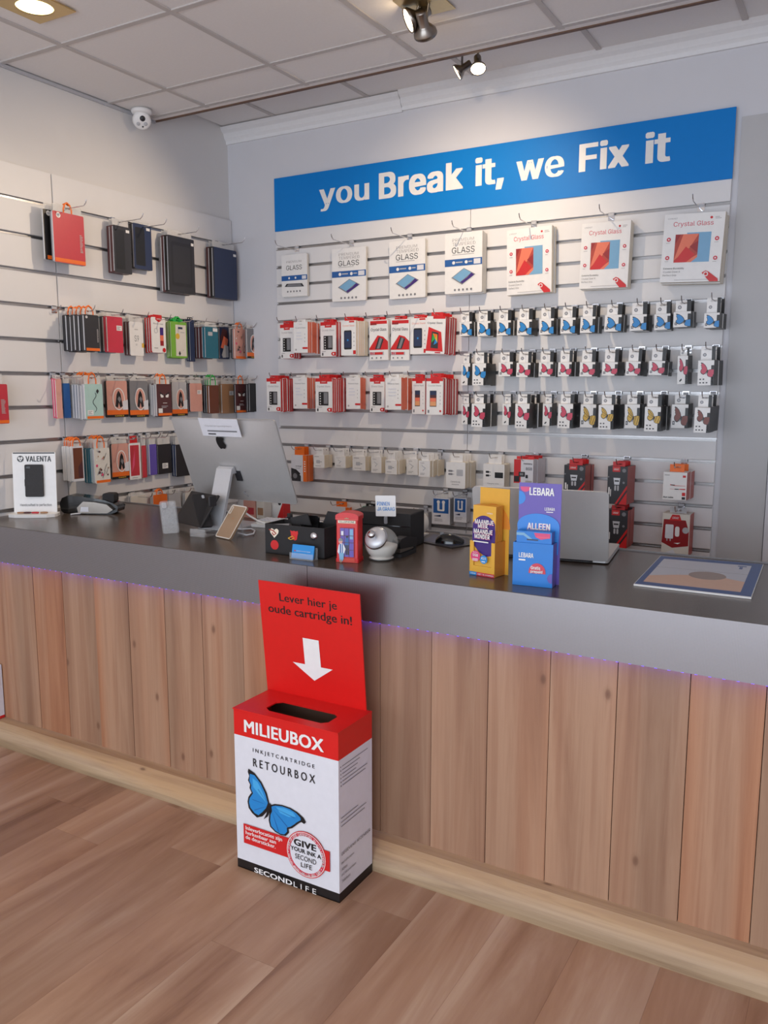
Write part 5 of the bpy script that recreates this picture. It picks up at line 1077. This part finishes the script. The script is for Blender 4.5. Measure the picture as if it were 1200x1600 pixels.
# --- counter mat
q4 = [at_z(*q, CT+.004) for q in ((990, 913), (1174, 934), (1193, 882), (1032, 869))]; c_ = sum(q4, Vector())/4
t = thing('counter_mat', 'pale counter mat with blue border lying right of the laptop', 'counter mat', None, (c_.x, c_.y, CT))
loc = [(p.x-c_.x, p.y-c_.y) for p in q4]
def inner(l, a, b): 
    def bil(u, v): return tuple((l[0][k]*(1-u)*(1-v)+l[1][k]*u*(1-v)+l[2][k]*u*v+l[3][k]*(1-u)*v) for k in (0, 1))
    return [bil(a[0], b[0]), bil(a[1], b[0]), bil(a[1], b[1]), bil(a[0], b[1])], bil
obj('mat_base', MB().prism(loc, 0, .005, 'white', axis='z'), t)
p1, bil = inner(loc, (.0, 1), (.0, 1)); obj('border', MB().prism(inner(loc, (.004, .996), (.012, .996))[0], .005, .0052, 'padblue', axis='z'), t)
m = MB(); m.prism(inner(loc, (.06, .90), (.10, .90))[0], .0052, .0053, 'padgrey', axis='z'); m.prism([bil(.06, .10), bil(.90, .10), bil(.90, .38), bil(.6, .48), bil(.3, .40), bil(.06, .30)], .0053, .0054, 'padpeach', axis='z')
m.prism([bil(.56+.17*math.cos(a), .46+.12*math.sin(a)) for a in [R(20*i) for i in range(18)]], .0054, .0055, 'padbrown', axis='z'); m.prism([bil(.78, .84), bil(.86, .84), bil(.86, .87), bil(.78, .87)], .0053, .0054, 'padblue', axis='z'); m.prism([bil(.80, .76), bil(.83, .76), bil(.83, .83), bil(.80, .83)], .0053, .0054, 'padblue', axis='z'); m.prism([bil(.06, .60), bil(.9, .60), bil(.9, .605), bil(.06, .605)], .0053, .0054, 'grey', axis='z')
obj('mat_picture', m, t)

# ------------------------------------------------------------------ ceiling fittings
def spot_light(parent, name, loc, direction, energy, angle, blend, col=WARM, soft=.012):
    d = bpy.data.lights.new(name, 'SPOT'); d.energy = energy; d.color = col; d.spot_size = angle; d.spot_blend = blend; d.shadow_soft_size = soft
    o = bpy.data.objects.new(name, d); COL.objects.link(o); o.parent = parent; o.location = loc
    o.rotation_euler = Vector(direction).to_track_quat('-Z', 'Y').to_euler(); return o
def spot_head(parent, tip, pos, aim, energy, angle=R(75), blend=.55, k=1):
    """tip: stem bottom; pos: head centre; aim: direction"""
    aim = Vector(aim).normalized(); Q = aim.to_track_quat('Z', 'Y').to_matrix().to_4x4()
    st = obj('stem', MB().tube([tip[0], tip[1]], .005, 'steel', 8), parent)
    h = obj('spot_head', MB().lathe([(0, -.055), (.018, -.055), (.02, -.05), (.02, -.004), (.024, 0), (.042, .022), (.044, .034), (.040, .034)], 'steel', 24), parent)
    h.matrix_local = Matrix.Translation(pos) @ Q @ Matrix.Scale(k, 4)
    l = obj('lens', MB().lathe([(0, .028), (.030, .028), (.039, .031)], 'lens_on', 24), h)
    spot_light(parent, 'lamp_light', Vector(pos)+aim*.045, aim, energy, angle, blend)
# pair on the lower ceiling, mounted on a square brass plate
bx, by = 1.475, -1.055
t = thing('ceiling_spotlight', 'pair of swivel spotlights on a brass plate, nearer the camera', 'spotlight', None, (bx, by, CEIL))
obj('plate', MB().prism(rrect(-.085, .085, -.085, .085, .004), -.006, -.0035, 'brass', axis='z'), t, (0, 0, 0), (0, 0, R(0)))
h1 = at_y(650, 26, by); h2 = at_y(662, 40, by)
l1 = Vector((h1.x-bx+.0, 0, h1.z-CEIL)); l2 = Vector((h2.x-bx, 0, h2.z-CEIL))
spot_head(t, ((l1.x+.01, .0, -.004), tuple(l1+Vector((.004, 0, .012)))), l1, (-.82, -.60, -.52), SPOT_W['view'])
spot_head(t, ((l2.x+.02, .0, -.004), tuple(l2+Vector((.01, 0, .012)))), l2, (-.24, 1.05, -.74), SPOT_W['back'], R(92), .95)
# pair beyond the ceiling step
ax, ay = 1.36, -.42
t = thing('ceiling_spotlight', 'pair of swivel spotlights just beyond the brown ceiling edge', 'spotlight', None, (ax, ay, CEIL2))
obj('plate', MB().prism(rrect(-.06, .06, -.06, .06, .004), -.004, 0, 'brass', axis='z'), t)
h1 = at_y(722, 108, ay); h2 = at_y(740, 102, ay)
l1 = Vector((h1.x-ax, 0, h1.z-CEIL2)); l2 = Vector((h2.x-ax+.02, 0, h2.z-CEIL2))
spot_head(t, ((l1.x, .0, -.004), tuple(l1+Vector((0, 0, .012)))), l1, (-1.5, -.62, -1.0), SPOT_W['left'], R(72), .9, .8)
spot_head(t, ((l2.x, .0, -.004), tuple(l2+Vector((0, 0, .012)))), l2, (.25, -.42, -.9), SPOT_W['room'], R(80), .6, .8)
# square brass downlights
def downlight(x, y, label):
    t = thing('downlight', label, 'ceiling light', None, (x, y, CEIL), (0, 0, 0))
    bm = MB(); s_ = .10; n = 24
    sq = []
    for k in range(n):
        a = 2*math.pi*k/n; c_, q_ = math.cos(a), math.sin(a); f = s_/max(abs(c_), abs(q_)); sq.append((c_*f, q_*f))
    ci = [(.066*math.cos(2*math.pi*k/n), .066*math.sin(2*math.pi*k/n)) for k in range(n)]
    for z in (-.008, -.0035): bm.add([(a, b, z) for a, b in sq+ci], [(k, (k+1) % n, n+(k+1) % n, n+k) for k in range(n)], 'brass')
    bm.add([(a, b, -.008) for a, b in sq]+[(a, b, -.0035) for a, b in sq], [(k, (k+1) % n, n+(k+1) % n, n+k) for k in range(n)], 'brass')
    obj('frame', bm, t)
    obj('lamp_glass', MB().lathe([(0, -.012), (.045, -.010), (.066, -.005)], 'lens_warm', 24), t)
    spot_light(t, 'lamp_light', (0, 0, -.03), (0, 0, -1), DOWN_W, R(150), .8, (1, .82, .58), .05)
downlight(.243, -1.75, 'square brass downlight glowing above the left end of the counter')
downlight(.243, -3.55, 'added unseen square brass downlight over the open shop floor by the left wall')  # this and the next two are added out of view to brighten floor and ceiling
downlight(1.75, -3.55, 'added unseen square brass downlight over the open shop floor facing the return box')
downlight(3.4, -2.9, 'added unseen square brass downlight beyond the right end of the view')
# camera in the corner
cp = Vector((XL+.075, -.735, CEIL-.045))
t = thing('security_camera', 'white dome security camera under the ceiling edge on the left', 'camera', None, (cp.x, cp.y, CEIL-.003))
obj('mount', MB().lathe([(0, 0), (.05, 0), (.05, -.012), (.044, -.02), (0, -.02)], 'white', 24), t)
nv = (CAM-cp).normalized(); nv = (nv+Vector((0, 0, -.25))).normalized(); Q = nv.to_track_quat('Z', 'Y').to_matrix().to_4x4()
hd = MB(); hd.lathe([(0, -.045), (.026, -.04), (.04, -.02), (.045, 0), (.042, .012), (.034, .018), (0, .020)], 'white', 28); hd = obj('head', hd, t); hd.matrix_local = Matrix.Translation((0, 0, -.048)) @ Q
for nm, x, y, r_, c_ in (('lens', .004, .012, .014, 'charcoal'), ('infrared_lamp', -.017, -.014, .0095, 'lightgrey'), ('infrared_lamp', .018, -.012, .0095, 'lightgrey'), ('sensor', .004, -.026, .004, 'black')):
    obj(nm, MB().lathe([(0, .0225), (r_*.9, .0215), (r_, .018)], c_, 16, (x, y, 0)), hd)
